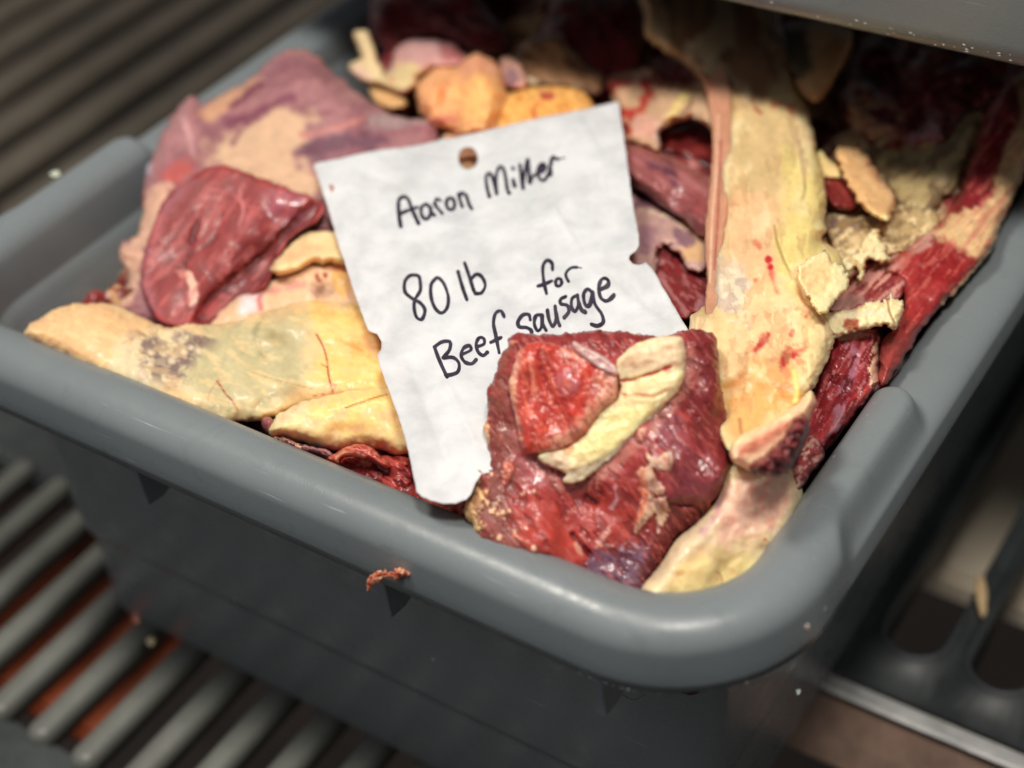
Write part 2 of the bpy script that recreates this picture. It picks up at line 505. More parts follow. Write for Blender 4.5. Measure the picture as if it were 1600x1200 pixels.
def build_tub(root):
    # rim: rolled edge, outside bottom -> crown -> inside
    prof = [(0.0025, -RH), (0.0, -RH + 0.0004), (0.0, -RH + 0.004), (0.0003, -0.016), (0.0010, -0.0115)]
    for k in range(1, 28):
        a = math.radians(180 - 180 * k / 28)
        prof.append((RW / 2 - (RW / 2 - 0.0012) * math.cos(math.pi - a) * -1 if False else RW / 2 + (RW / 2 - 0.0012) * math.cos(a), -0.0105 + 0.0105 * math.sin(a)))
    prof += [(RW - 0.0004, -0.0130), (RW + 0.0005, -0.020), (RW + 0.0012, -0.026)]
    V, Q = sweep(prof)
    rim = link('rim', np_mesh('rim', V, Q), root, [TUB_MAT])
    # underside of the rim, outer wall in two steps, and the foot
    prof = [(0.0026, -RH), (0.0032, -0.020), (0.0240, -0.0215), (0.0320, -0.030), (0.0355, -0.100), (0.0362, -0.134), (0.0368, -0.138),
            (0.0392, -0.1405), (0.0396, -0.145), (0.0402, -0.192), (0.0425, -0.197), (0.050, -0.2005)]
    V, Q = sweep(prof, drop=False)
    n = len(ring(0)); k = len(V) - n
    tri = [(k + i, k + (i + 1) % n, len(V)) for i in range(n)]
    V = np.vstack([V, [TW / 2, TL / 2, -0.2005]])
    wall = link('outer_wall', np_mesh('outer_wall', V, Q, True, tri), root, [TUB_MAT])
    prof = [(RW + 0.0012, -0.026), (0.0360, -0.040), (0.0395, -0.10), (0.0405, -0.136), (0.0445, -0.142), (0.046, -0.186), (0.054, -0.190)]
    V, Q = sweep(prof, drop=False)
    k = len(V) - n
    tri = [(k + i, k + (i + 1) % n, len(V)) for i in range(n)]
    V = np.vstack([V, [TW / 2, TL / 2, -0.190]])
    inner = link('inner_wall', np_mesh('inner_wall', V, Q, True, tri), root, [TUB_MAT])
    # gussets under the front rim
    bm = bmesh.new()
    for (y0, y1, z0, z1) in [(0.004, 0.028, -0.020, -0.052)]:
        t = 0.0020
        pts = [(0.0030, -0.0235), (0.034, -0.0215), (0.034, -0.042), (0.0120, -0.0490), (0.0042, -0.0475)]
        fa = [bm.verts.new((-t, a, b)) for a, b in pts]; fb = [bm.verts.new((t, a, b)) for a, b in pts]
        bm.faces.new(fa); bm.faces.new(fb[::-1])
        for i in range(len(pts)): bm.faces.new((fa[(i + 1) % 5], fa[i], fb[i], fb[(i + 1) % 5]))
        bmesh.ops.bevel(bm, geom=bm.edges[:], offset=0.0004, segments=1, affect='EDGES')
    me = bpy.data.meshes.new('gusset'); bm.to_mesh(me); bm.free(); me.materials.append(TUB_MAT)
    for gx in GUSSETS:
        g = bpy.data.objects.new('gusset', me); COL.objects.link(g); g.parent = root; g.location = (gx, 0, 0)
GUSSETS = [float(at(197, 748, -0.030)[0]), float(at(577, 930, -0.030)[0]), float(at(922, 1080, -0.030)[0])]

tub = empty('meat_tub', (0, 0, 0), 'grey plastic tub with a thick rolled rim, filled with raw beef trimmings', 'tub')
build_tub(tub)

# the second tub stands above the back of the first one: only its lower front edge is seen
UP_Z = 0.070
UP = at(1340, 62, UP_Z)
upper = empty('upper_tub', (0, 0, 0), 'second grey tub with scuffed lower edge standing over the back of the filled tub', 'tub')
def box_profile_tub(root, x0, x1, y0, y1, z0):
    prof = [(0.012, 0.0), (0.006, 0.0008), (0.0022, 0.0035), (0.0006, 0.007), (0.0, 0.011), (-0.004, 0.07), (-0.010, 0.16), (-0.016, 0.165), (-0.020, 0.172), (-0.016, 0.18), (-0.004, 0.181), (0.0, 0.17), (0.006, 0.06)]
    rows = []
    R = 0.05
    for (o, z) in prof:
        r = max(R - o, 0.01); pts = []
        for (cx, cy, a0) in [(x1 - R, y0 + R, -90), (x1 - R, y1 - R, 0), (x0 + R, y1 - R, 90), (x0 + R, y0 + R, 180)]:
            for k in range(13):
                a = math.radians(a0 + 90 * k / 12); pts.append((cx + r * math.cos(a), cy + r * math.sin(a)))
        q = []
        for i in range(len(pts)):
            q.append(pts[i])
            if i % 13 == 12:
                a, b = pts[i], pts[(i + 1) % len(pts)]
                for k in range(1, 40): q.append((a[0] + (b[0] - a[0]) * k / 40, a[1] + (b[1] - a[1]) * k / 40))
        p = np.array(q); rows.append(np.column_stack([p, np.full(len(p), z0 + z) + 0.0003 * fbm(p[:, 0] * 90, p[:, 1] * 90, 5, 3)]))
    n = len(rows[0]); V = np.concatenate(rows); Q = []; ar = np.arange(n); nx = (ar + 1) % n
    for j in range(len(rows) - 1): Q.append(np.stack([j * n + ar, j * n + nx, (j + 1) * n + nx, (j + 1) * n + ar], 1))
    tri = [((i + 1) % n, i, len(V)) for i in range(n)]
    V = np.vstack([V, [(x0 + x1) / 2, (y0 + y1) / 2, z0 + 0.0001]])
    link('outer_wall', np_mesh('outer_wall', V, np.concatenate(Q), True, tri), root, [TUB_MAT])
box_profile_tub(upper, -0.12, 0.62, float(UP[1]), float(UP[1]) + 0.42, UP_Z)

# frayed plastic along the scuffed lower edge of the upper tub, and under the front rim
def fray(name, root, pts_fn, n, seed, size):
    rnd = random.Random(seed); V = []; T = []
    for _ in range(n):
        p, tx = pts_fn(rnd)
        s_ = size * rnd.uniform(0.3, 1.0) ** 2 * 2
        b0 = len(V)
        for a in range(4):
            an = a * math.pi / 2 + rnd.uniform(-.5, .5)
            V.append((p[0] + tx * math.cos(an) * s_, p[1] - rnd.uniform(0, .5) * s_, p[2] + math.sin(an) * s_ * 0.8))
        V.append((p[0], p[1] - s_ * 0.9, p[2]))
        for a in range(4): T.append((b0 + a, b0 + (a + 1) % 4, b0 + 4))
        T.append((b0 + 2, b0 + 1, b0)); T.append((b0 + 3, b0 + 2, b0))
    me = np_mesh(name, V, np.zeros((0, 4), int), False, T)
    o = link(name, me, root, [FRAY_MAT]); o['kind'] = 'stuff'
    return o
FRAY_MAT = simple_mat('scuffed_plastic', (0.40, 0.42, 0.42), 0.6)
uy = float(UP[1])
fray('frayed_edge', upper, lambda r: ((r.uniform(0.22, 0.50) if r.random() < .5 else r.gauss(0.345, 0.02), uy + 0.0006, UP_Z + r.uniform(0.0045, 0.0075)), 2.2), 70, 4, 0.00022)
def rim_corner(r):
    x = min(max(r.gauss(0.352, 0.016), 0.32), 0.392); u = max(x - 0.342, 0.0)
    return (x, 0.058 - math.sqrt(0.058 ** 2 - u * u) + 0.0004, -RH + r.uniform(-0.0003, 0.0006)), 2.5
fray('frayed_edge', tub, rim_corner, 70, 5, 0.00020)
# ------------------------------------------------------------------ shelves and floor
def box(name, x0, x1, y0, y1, z0, z1, mat, parent=None, bev=0.002, seg=2):
    bm = bmesh.new()
    bmesh.ops.create_cube(bm, size=1.0)
    for v in bm.verts:
        v.co.x = (v.co.x + 0.5) * (x1 - x0) ; v.co.y = (v.co.y + 0.5) * (y1 - y0); v.co.z = (v.co.z + 0.5) * (z1 - z0)
    if bev: bmesh.ops.bevel(bm, geom=bm.edges[:], offset=bev, segments=seg, affect='EDGES')
    me = bpy.data.meshes.new(name); bm.to_mesh(me); bm.free()
    for p in me.polygons: p.use_smooth = False
    o = link(name, me, parent, [mat]); o.location = (x0, y0, z0)
    return o

SZ = FLOOR_Z - 0.0005
grate = empty('slatted_shelf', (0, 0, 0), 'grey plastic slatted shelf with rounded slats under the left of the tub', 'shelf')
def slat_mesh(w, L, hgt):
    """a long slat with a rounded top and rounded ends"""
    n = 10; m = 8; bm = bmesh.new()
    rings = []
    for j in range(5):
        a = j / 4 * math.pi / 2
        o = (1 - math.cos(a)) * 0 + (1 - math.cos(a)) * w * 0.32; z = hgt * math.sin(a) if j else 0
        z = -hgt + hgt * math.sin(a)
        pts = []
        r = w / 2 - o
        for k in range(n + 1): t = -math.pi + math.pi * k / n; pts.append((r * math.cos(t), w / 2 + r * math.sin(t), z))
        for k in range(n + 1): t = math.pi * k / n; pts.append((r * math.cos(t), L - w / 2 + r * math.sin(t), z))
        rings.append([bm.verts.new(p) for p in pts])
    low = [bm.verts.new((v.co.x, v.co.y, -hgt * 2.2)) for v in rings[0]]
    rings = [low] + rings
    for a, b in zip(rings[:-1], rings[1:]):
        for i in range(len(a)): bm.faces.new((a[i], a[(i + 1) % len(a)], b[(i + 1) % len(a)], b[i]))
    bm.faces.new(rings[-1]); bm.faces.new(low[::-1])
    me = bpy.data.meshes.new('slat'); bm.to_mesh(me); bm.free()
    for p in me.polygons: p.use_smooth = True
    me.materials.append(SLAT_MAT)
    return me
_s = at(np.array([56.0, 214.0]), np.array([1140.0, 1200.0]), SZ)
pitch = float(_s[1, 0] - _s[0, 0]) / 2
xa = float(_s[0, 0])
GY0 = float(_s[0, 1]) - 0.004
_e = at(1440, 1112, SZ); EY = float(_e[1])          # front edge of the right-hand plate
_k = at(np.array([1414.0, 1553.0]), np.array([1022.0, 1070.0]), SZ)
KX0 = float(_k[0, 0]); KP = float(_k[1, 0] - _k[0, 0]); KY = float(_k[0, 1])
front_slat = slat_mesh(0.0134, 0.134, 0.005)
for k in range(-12, 9):
    x = xa + k * pitch
    o = bpy.data.objects.new('slat', front_slat); COL.objects.link(o); o.parent = grate; o.location = (x, GY0, SZ)
box('crossbar', xa - 20.5 * pitch, xa + 8.6 * pitch, GY0 - 0.045, GY0 + 0.006, SZ - 0.020, SZ - 0.006, BLACK_MAT, grate, 0.003)
box('crossbar', xa - 20.5 * pitch, xa + 8.6 * pitch, GY0 + 0.126, GY0 + 0.20, SZ - 0.020, SZ - 0.006, BLACK_MAT, grate, 0.003)

# behind it on the left: a second shelf with broader slats
wide = empty('broad_slatted_shelf', (0, 0, 0), 'dark brownish shelf with broad slats in the shade behind the left rim', 'shelf')
wide_slat = slat_mesh(0.027, 0.62, 0.006); wide_slat.materials.clear(); wide_slat.materials.append(BACKSLAT_MAT)
for k in range(-6, 9):
    o = bpy.data.objects.new('slat', wide_slat); COL.objects.link(o); o.parent = wide; o.location = (-0.316 + k * 0.046, 0.262, SZ)
box('crossbar', -0.62, 0.08, 0.80, 0.86, SZ - 0.020, SZ - 0.007, BACKSLAT_MAT, wide, 0.003)
box('crossbar', -0.62, 0.08, 0.215, 0.262, SZ - 0.020, SZ - 0.007, BACKSLAT_MAT, wide, 0.003)

# right: black plate with rounded slots, steel strip along its edge
plate_root = empty('slotted_shelf', (0, 0, 0), 'black slotted shelf plate with a bright steel front edge at the right of the tub', 'shelf')
def slotted_plate():
    x0, x1, y0, y1 = 0.325, 0.90, EY + 0.002, 0.95
    V = []; Q = []
    def grid_cell(xc0, xc1, sx0, sx1, sy0, sy1):
        """one bay of the plate with one rounded slot: outer rectangle joined to slot outline, with a raised lip"""
        w = sx1 - sx0; r = w / 2; n = 12; pts = []
        for k in range(n + 1): t = math.pi + math.pi * k / n; pts.append((sx0 + r + r * math.cos(t), sy0 + r + r * math.sin(t)))
        for k in range(n + 1): t = math.pi * k / n; pts.append((sx0 + r + r * math.cos(t), sy1 - r + r * math.sin(t)))
        c = np.array(pts); cx = (sx0 + sx1) / 2
        m = len(c)
        outer = np.empty_like(c)
        for i, (a, b) in enumerate(c):
            if i <= n:
                f = i / n
                if f < 0.25: outer[i] = (xc0, sy0 + r - f / 0.25 * (sy0 + r - y0))
                elif f > 0.75: outer[i] = (xc1, y0 + (f - 0.75) / 0.25 * (sy0 + r - y0))
                else: outer[i] = (xc0 + (f - 0.25) / 0.5 * (xc1 - xc0), y0)
            else:
                f = (i - n - 1) / n
                if f < 0.25: outer[i] = (xc1, sy1 - r + f / 0.25 * (y1 - sy1 + r))
                elif f > 0.75: outer[i] = (xc0, y1 - (f - 0.75) / 0.25 * (y1 - sy1 + r))
                else: outer[i] = (xc1 - (f - 0.25) / 0.5 * (xc1 - xc0), y1)
        def sc(k):   # slot outline grown by k
            mid = np.where(c[:, 1:2] < (sy0 + sy1) / 2, sy0 + r, sy1 - r)
            ctr = np.column_stack([np.full(m, cx), mid[:, 0]])
            v = c - ctr; L = np.linalg.norm(v, axis=1, keepdims=True)
            return ctr + v / L * (L + k)
        rows = [(outer, 0), (sc(0.0042), 0), (sc(0.0034), 0.0022), (sc(0.0020), 0.0030), (sc(0.0006), 0.0020), (sc(0.0), -0.002), (sc(-0.0005), -0.016), (sc(0.003), -0.018)]
        base = len(V)
        for (p, z) in rows:
            for q in p: V.append((q[0], q[1], SZ + z))
        for j in range(len(rows) - 1):
            for i in range(m):
                a = base + j * m + i; b = base + j * m + (i + 1) % m
                Q.append((a, b, b + m, a + m))
    for k in range(-2, 12):
        cx = KX0 + k * KP
        grid_cell(cx - KP / 2, cx + KP / 2, cx - KP * .33, cx + KP * .33, KY, 0.90)
    return link('slotted_plate', np_mesh('slotted_plate', V, Q, True), plate_root, [BLACK_MAT])
slotted_plate()
box('steel_edge', 0.300, 0.90, EY - 0.008, EY + 0.0015, SZ - 0.0045, SZ - 0.0005, STEEL_MAT, plate_root, 0.0018)
fr = box('front_rail', 0.300, 0.90, EY - 0.020, EY - 0.014, SZ - 0.037, SZ - 0.004, BROWN_MAT, plate_root, 0.001); fr.rotation_euler.x = -0.42

# what is seen through the slots, far below
lower = empty('lower_shelf', (0, 0, 0), 'rusty orange painted board seen through the slats at lower left', 'shelf')
box('board', -0.095, 0.030, 0.015, 0.130, SZ - 0.095, SZ - 0.08, RUST_MAT, lower, 0.004)
pale = empty('pale_board', (0, 0, 0), 'pale beige board below the slotted shelf at the right', 'board')
box('board', 0.30, 1.0, 0.34, 1.1, SZ - 0.11, SZ - 0.09, KHAKI_MAT, pale, 0.004)
fl = box('floor', -4, 4, -4, 6, -1.35, -1.30, FLOOR_MAT, None, 0)
tag(fl, None, None, None, 'structure')

# unseen shelf added under the second tub; its extent sets where shade falls
over = empty('upper_shade_shelf', (0, 0, 0), 'added unseen shelf panel under the second tub that helps shade the back of the filled one', 'shelf')
box('panel', -0.14, 1.2, float(UP[1]) + 0.03, 1.1, UP_Z - 0.013, UP_Z - 0.001, BLACK_MAT, over, 0.003)
# ------------------------------------------------------------------ the meat
def Z(ox, oy, sc, pts): return [(ox + p[0] * sc, oy + p[1] * sc) + tuple(p[2:]) for p in pts]
def z1(p): return Z(150, 60, .3832, p)          # close-ups of the photograph used for measuring
def z4(p): return Z(0, 400, .375, p)
def z5(p): return Z(450, 450, .375, p)
def zc(p): return Z(700, 480, .4, p)
def zs(p): return Z(1050, 100, 1 / 3, p)
def zr(p): return Z(1240, 200, .3666, p)
def zb(p): return Z(500, 0, .3125, p)
def zm(p): return Z(930, 100, 1 / 3, p)
def zl(p): return Z(330, 340, .18125, p)
def zq(p): return Z(1000, 400, .375, p)
def zt(p): return Z(1000, 0, .375, p)

# the trimmings that fill the tub below the pieces one can tell apart
def heap():
    s = 0.0016
    gx, gy = np.meshgrid(np.arange(0.034, 0.3665, s), np.arange(0.034, 0.566, s))
    u, v = gx * 1000, gy * 1000
    lump = np.abs(fbm(u / 34, v / 34, 301, 3, 0.5)) * 0.020
    z = -0.024 + 0.010 * fbm(u / 80, v / 80, 300, 3) - lump + 0.004 * fbm(u / 9, v / 9, 302, 4)
    edge = np.minimum(np.minimum(gx - 0.034, 0.3665 - gx), np.minimum(gy - 0.034, 0.566 - gy))
    z = z - 0.03 * (1 - sstep(0, 0.02, edge))
    ny, nx = gx.shape
    i = np.arange(nx * ny).reshape(ny, nx)
    q = np.stack([i[:-1, :-1], i[:-1, 1:], i[1:, 1:], i[1:, :-1]], -1).reshape(-1, 4)
    me = np_mesh('beef_trimmings', np.stack([gx.ravel(), gy.ravel(), z.ravel()], 1), q)
    a = sstep(0.15, 0.35, fbm(u / 40, v / 26, 305, 4))[..., None]
    b = sstep(0.25, 0.40, fbm(u / 30, v / 18, 309, 4))[..., None]
    c = lin((105, 30, 32)) * (1 - a) + lin((150, 60, 58)) * a
    c = c * (1 - b) + lin((200, 160, 120)) * b
    set_attr(me, 'col', 'FLOAT_COLOR', np.concatenate([c.reshape(-1, 3), np.ones((nx * ny, 1))], 1))
    set_attr(me, 'wet', 'FLOAT', np.full(nx * ny, 0.8)); set_attr(me, 'grain', 'FLOAT', np.full(nx * ny, 0.6))
    set_attr(me, 'fibre', 'FLOAT_VECTOR', np.stack([u.ravel() / 30, v.ravel() / 5, z.ravel() * 0], 1))
    o = link('beef_trimmings', me, None, [FLESH])
    tag(o, 'dark red beef trimmings packed in the tub below the larger pieces', 'meat', None, 'stuff')
heap()

CUT = 'cuts of raw beef piled in the tub'
FAT = 'pieces of beef fat piled in the tub'

slab('membrane_sheet', [(1280, 230), (1400, 180), (1540, 170), (1560, 300), (1500, 400), (1400, 480), (1320, 520), (1280, 470), (1270, 340)],
     [(1290, 480, -0.014), (1560, 220, -0.012), (1300, 230, -0.014)], T=.008, rw=40, s=3, base=(188, 152, 112), rough=.004, rs=30, wet=.6, grain=.1, fang=-40, seed=70,
     layers=[N((140, 60, 56), 30, 12, -45, .1, s=12), N((214, 184, 140), 20, 10, -30, .3, s=8)], label='broad tan membrane lying below the torn scraps at the right', cat='fat', group=FAT)
slab('beef_cut', [(940, 120), (1010, 90), (1120, 110), (1130, 300), (1120, 520), (1040, 520), (980, 420), (960, 260)],
     [(980, 420, -0.012), (960, 120, -0.012), (1120, 300, -0.012)], T=.008, rw=40, s=3, base=(132, 52, 54), rough=.004, rs=30, wet=.8, grain=.4, fang=50, seed=71,
     layers=[N((170, 110, 106), 24, 10, 45, .2, s=8)], label='mottled red beef below the mauve muscle roll, mostly hidden', cat='meat', group=CUT)

# ---- large flank at the left with membrane
slab('beef_flank', [(222, 330), (224, 290), (234, 250), (252, 212), (270, 180), (287, 156), (303, 150), (320, 160), (350, 146), (380, 131), (408, 108), (432, 86), (462, 76), (488, 84), (510, 102), (530, 122), (560, 146), (600, 172), (640, 186), (672, 190), (690, 230), (680, 300), (560, 400), (430, 450), (330, 500), (262, 520), (214, 500), (186, 478), (202, 440), (196, 420), (186, 398), (194, 378), (212, 366), (218, 350)],
     [(200, 470, -0.022), (465, 80, 0.012), (650, 250, -0.002)], T=0.013, rw=55, s=3, base=(150, 98, 106), rough=0.0022, rs=60, ragged=3, wet=0.55, grain=0.35, fang=-40, seed=2,
     heights=[(300, 165, 0.004), (340, 200, -0.005), (360, 160, -0.001), (460, 110, 0.006), (520, 180, 0.005), (420, 240, 0.004), (260, 230, 0.005), (290, 230, -0.003), (315, 240, .003), (600, 200, -.002), (240, 330, .003)],
     layers=[N((178, 130, 128), 22, 60, 35, 0.05, a=.5, s=20),
             P(z1([(540, 400), (600, 350), (700, 320), (770, 285), (850, 290), (880, 340), (840, 390), (870, 430), (835, 520), (900, 640), (800, 640), (650, 600), (540, 540), (440, 510), (430, 470)]), (208, 172, 142), s=22, j=16, js=30, wet=.2, g=.1),
             P(z1([(430, 300), (500, 250), (600, 190), (670, 180), (640, 230), (540, 310), (450, 340)]), (196, 150, 120), s=14, j=8, js=20),
             Ln(z1([(540, 350), (620, 330), (700, 290), (790, 255)]), 7, (128, 70, 88), s=10, j=5), Ln(z1([(560, 280), (640, 210), (680, 190)]), 5, (125, 66, 82), s=8, j=4),
             Ln(z1([(560, 430), (600, 370), (660, 330)]), 4, (135, 80, 95), s=8, j=3),
             P(z1([(820, 470), (900, 420), (1000, 400), (1150, 390), (1220, 420), (1130, 450), (980, 480), (880, 510)]), (118, 78, 92), s=14, j=9, js=20),
             Ln(z1([(840, 400), (950, 380), (1080, 330)]), 4, (190, 128, 122), s=8, j=3),
             Ln(z1([(360, 330), (385, 400), (400, 470)]), 4, (200, 150, 150), s=8), Ln(z1([(1130, 340), (1250, 330), (1320, 330)]), 12, (165, 140, 140), s=16, j=9),
             P(z1([(280, 540), (330, 500), (400, 485), (405, 530), (380, 570), (320, 600), (280, 590)]), (188, 88, 80), s=24, j=9, js=10, a=.85, wet=.7),
             P(z1([(170, 720), (210, 640), (260, 600), (320, 600), (300, 660), (250, 760), (210, 850), (180, 1000), (130, 1080), (80, 1080), (100, 950), (80, 880), (120, 830), (170, 800)]), (212, 168, 145), s=12, j=9, js=14, g=.1),
             Ln(z1([(180, 620), (180, 700)]), 6, (150, 60, 62), s=10), Ln(z1([(210, 510), (215, 540)]), 5, (196, 186, 208), s=8),  # bluish highlight on the left edge is painted into the colour
             Ln(z1([(250, 1100), (190, 1150)]), 14, (150, 100, 112), s=16, j=6), Ln(z1([(790, 60), (850, 45), (900, 90)]), 5, (190, 120, 110), s=10),
             N((120, 66, 80), 14, 90, 75, 0.12, a=.45, s=14, p=z1([(700, 120), (850, 60), (1000, 180), (1100, 300), (900, 360), (750, 240)]))],
     label='large purple flank of beef with cream membrane, leaning on the left rim', cat='meat', group=CUT)

# ---- red steak lying on the flank
slab('beef_steak', [(342, 256), (372, 266), (420, 283), (470, 301), (508, 321), (496, 346), (464, 366), (442, 392), (426, 430), (412, 452), (394, 464), (366, 482), (340, 502), (300, 513), (262, 514), (240, 494), (224, 462), (219, 430), (226, 392), (240, 350), (252, 318), (272, 294), (302, 274), (322, 262)],
     [(240, 480, -0.012), (340, 265, 0.014), (490, 330, 0.006)], T=0.007, rw=9, s=2.2, sub=2, base=(142, 50, 50), rough=0.0006, rs=60, ragged=2, wet=.10, grain=.55, fang=-58, fstretch=8, seed=3,
     heights=z1([(560, 560, .004), (750, 640, .006), (620, 760, .006), (420, 850, .003), (660, 920, -.002), (350, 1000, .004), (540, 1050, -.002), (300, 760, .005), (760, 780, .001), (500, 880, .004)]),
     layers=[P(z1([(930, 650), (850, 690), (760, 780), (690, 860), (560, 960), (470, 1040), (400, 1140), (480, 1170), (600, 1100), (720, 1040), (760, 900), (860, 790)]), (112, 36, 38), s=10, j=3, h=-.0045, hs=12, a=.8), P(z1([(390, 560), (560, 500), (900, 640), (840, 740), (700, 780), (560, 800), (430, 760)]), (160, 66, 66), s=50, j=20, js=30, a=.8), N((120, 38, 42), 80, 16, -58, 0.12, a=.55, s=16), Ln(z1([(370, 590), (290, 690), (210, 830), (190, 980), (240, 1120)]), 9, (150, 82, 90), s=16, j=6), P(z1([(560, 900), (700, 790), (800, 770), (720, 900), (690, 1010), (560, 1080), (480, 1100), (500, 980)]), (118, 38, 40), s=18, j=10, js=20),  # shade of the lower right side and brighter top face painted in
             Ln(z1([(600, 590), (585, 640), (600, 700), (580, 760)]), 1.6, (195, 120, 120), s=4, j=2), Ln(z1([(470, 620), (560, 640), (600, 680), (700, 700)]), 1.4, (180, 96, 96), s=5, j=2),
             Ln(z1([(430, 700), (400, 800), (380, 900), (340, 960)]), 2.5, (100, 28, 32), s=6, j=4, h=-.001), Ln(z1([(520, 720), (480, 820), (400, 880)]), 1.6, (108, 34, 36), s=6, j=3, h=-.0008),
             P(z1([(365, 950), (400, 965), (415, 1010), (405, 1075), (380, 1085), (378, 1000)]), (218, 176, 156), s=5, j=3), P(z1([(330, 940), (370, 950), (350, 970)]), (190, 120, 110), s=5, j=3),
             P(z1([(700, 640), (800, 625), (880, 660), (820, 740), (740, 760), (690, 700)]), (160, 82, 96), s=22, j=12, js=12, wet=1, a=.7),
             N((186, 92, 90), 30, 7, -50, 0.34, a=.6, s=6), Ln(z1([(250, 1120), (330, 1150), (420, 1120), (520, 1050)]), 4, (170, 60, 60), s=9, j=4)],
     label='deep red beef steak with pale marbling, lying on the purple flank at left', cat='meat', group=CUT)

# ---- fats between steak and paper
slab('fat_sheet', zl([(0, 860), (60, 790), (160, 700), (260, 640), (380, 620), (460, 600), (520, 520), (640, 480), (800, 400), (960, 380), (1100, 360), (1260, 420), (1330, 620), (1340, 800), (1200, 900), (900, 900), (400, 960), (60, 1010), (-60, 960)]),
     [(350, 500, -0.016), (430, 440, -0.010), (550, 470, -0.010)], T=0.008, rw=22, s=2.4, base=(226, 186, 150), rough=0.0009, rs=22, wet=0.25, grain=0.070, seed=4,
     heights=zl([(500, 580, -.003), (900, 560, .002), (380, 720, .003), (1000, 640, -.004)]),
     layers=[P(zl([(260, 680), (330, 660), (440, 650), (420, 760), (330, 840), (250, 830)]), (232, 205, 205), s=10, j=6, wet=.9), Ln(zl([(440, 640), (420, 720), (440, 790)]), 3, (205, 120, 115), s=7, j=3),
             Ln(zl([(440, 640), (600, 620), (800, 570)]), 4, (214, 150, 135), s=10, j=4), P(zl([(820, 620), (900, 570), (1020, 590), (1050, 660), (900, 680)]), (178, 140, 115), s=14, j=6),
             Dt(zl([(985, 495, 5), (905, 510, 4), (930, 545, 3)]), (150, 60, 40), s=4, j=3), Ln(zl([(1060, 440), (1150, 460)]), 3, (210, 110, 75), s=8),
             P(zl([(1040, 480), (1160, 480), (1180, 640), (1130, 700), (1060, 580)]), (220, 172, 105), s=8, j=5, h=.001)],
     label='peach coloured sheet of fat between the red steak and the paper', cat='fat', group=FAT)
slab('fat_fold', zl([(500, 460), (520, 420), (570, 350), (640, 270), (700, 200), (800, 140), (900, 110), (1030, 120), (1140, 160), (1180, 300), (1160, 400), (1080, 400), (1020, 380), (960, 410), (900, 380), (820, 420), (720, 460), (640, 490), (560, 490)]),
     [(425, 425, -0.004), (470, 365, 0.000), (540, 390, 0.000)], T=0.007, rw=15, s=2, base=(232, 202, 152), rough=0.0005, rs=16, wet=0.20, grain=0.035, seed=5,
     heights=zl([(600, 460, .003), (800, 380, .003), (760, 300, -.003), (960, 350, .003), (900, 200, 0)]),
     layers=[P(zl([(600, 330), (700, 260), (850, 220), (960, 260), (880, 320), (760, 350), (640, 380)]), (226, 186, 140), s=16, j=6), Ln(zl([(700, 130), (800, 105), (1000, 95)]), 3, (140, 80, 80), s=6)],
     label='folded cream flap of fat tucked beside the steak tip, left of the paper', cat='fat', group=FAT)
slab('beef_scrap', zl([(700, 120), (780, 60), (880, 0), (980, -20), (1040, 80), (1060, 180), (900, 170), (780, 170)]),
     [(470, 350, -0.004), (500, 342, 0.000), (520, 365, 0.000)], T=0.005, s=2, base=(160, 128, 132), wet=.8, seed=6,
     layers=[Ln(zl([(720, 120), (850, 95), (1030, 100)]), 3, (128, 56, 66), s=7)],
     label='small mauve scrap of beef between the steak tip and the note edge', cat='meat', group=CUT)

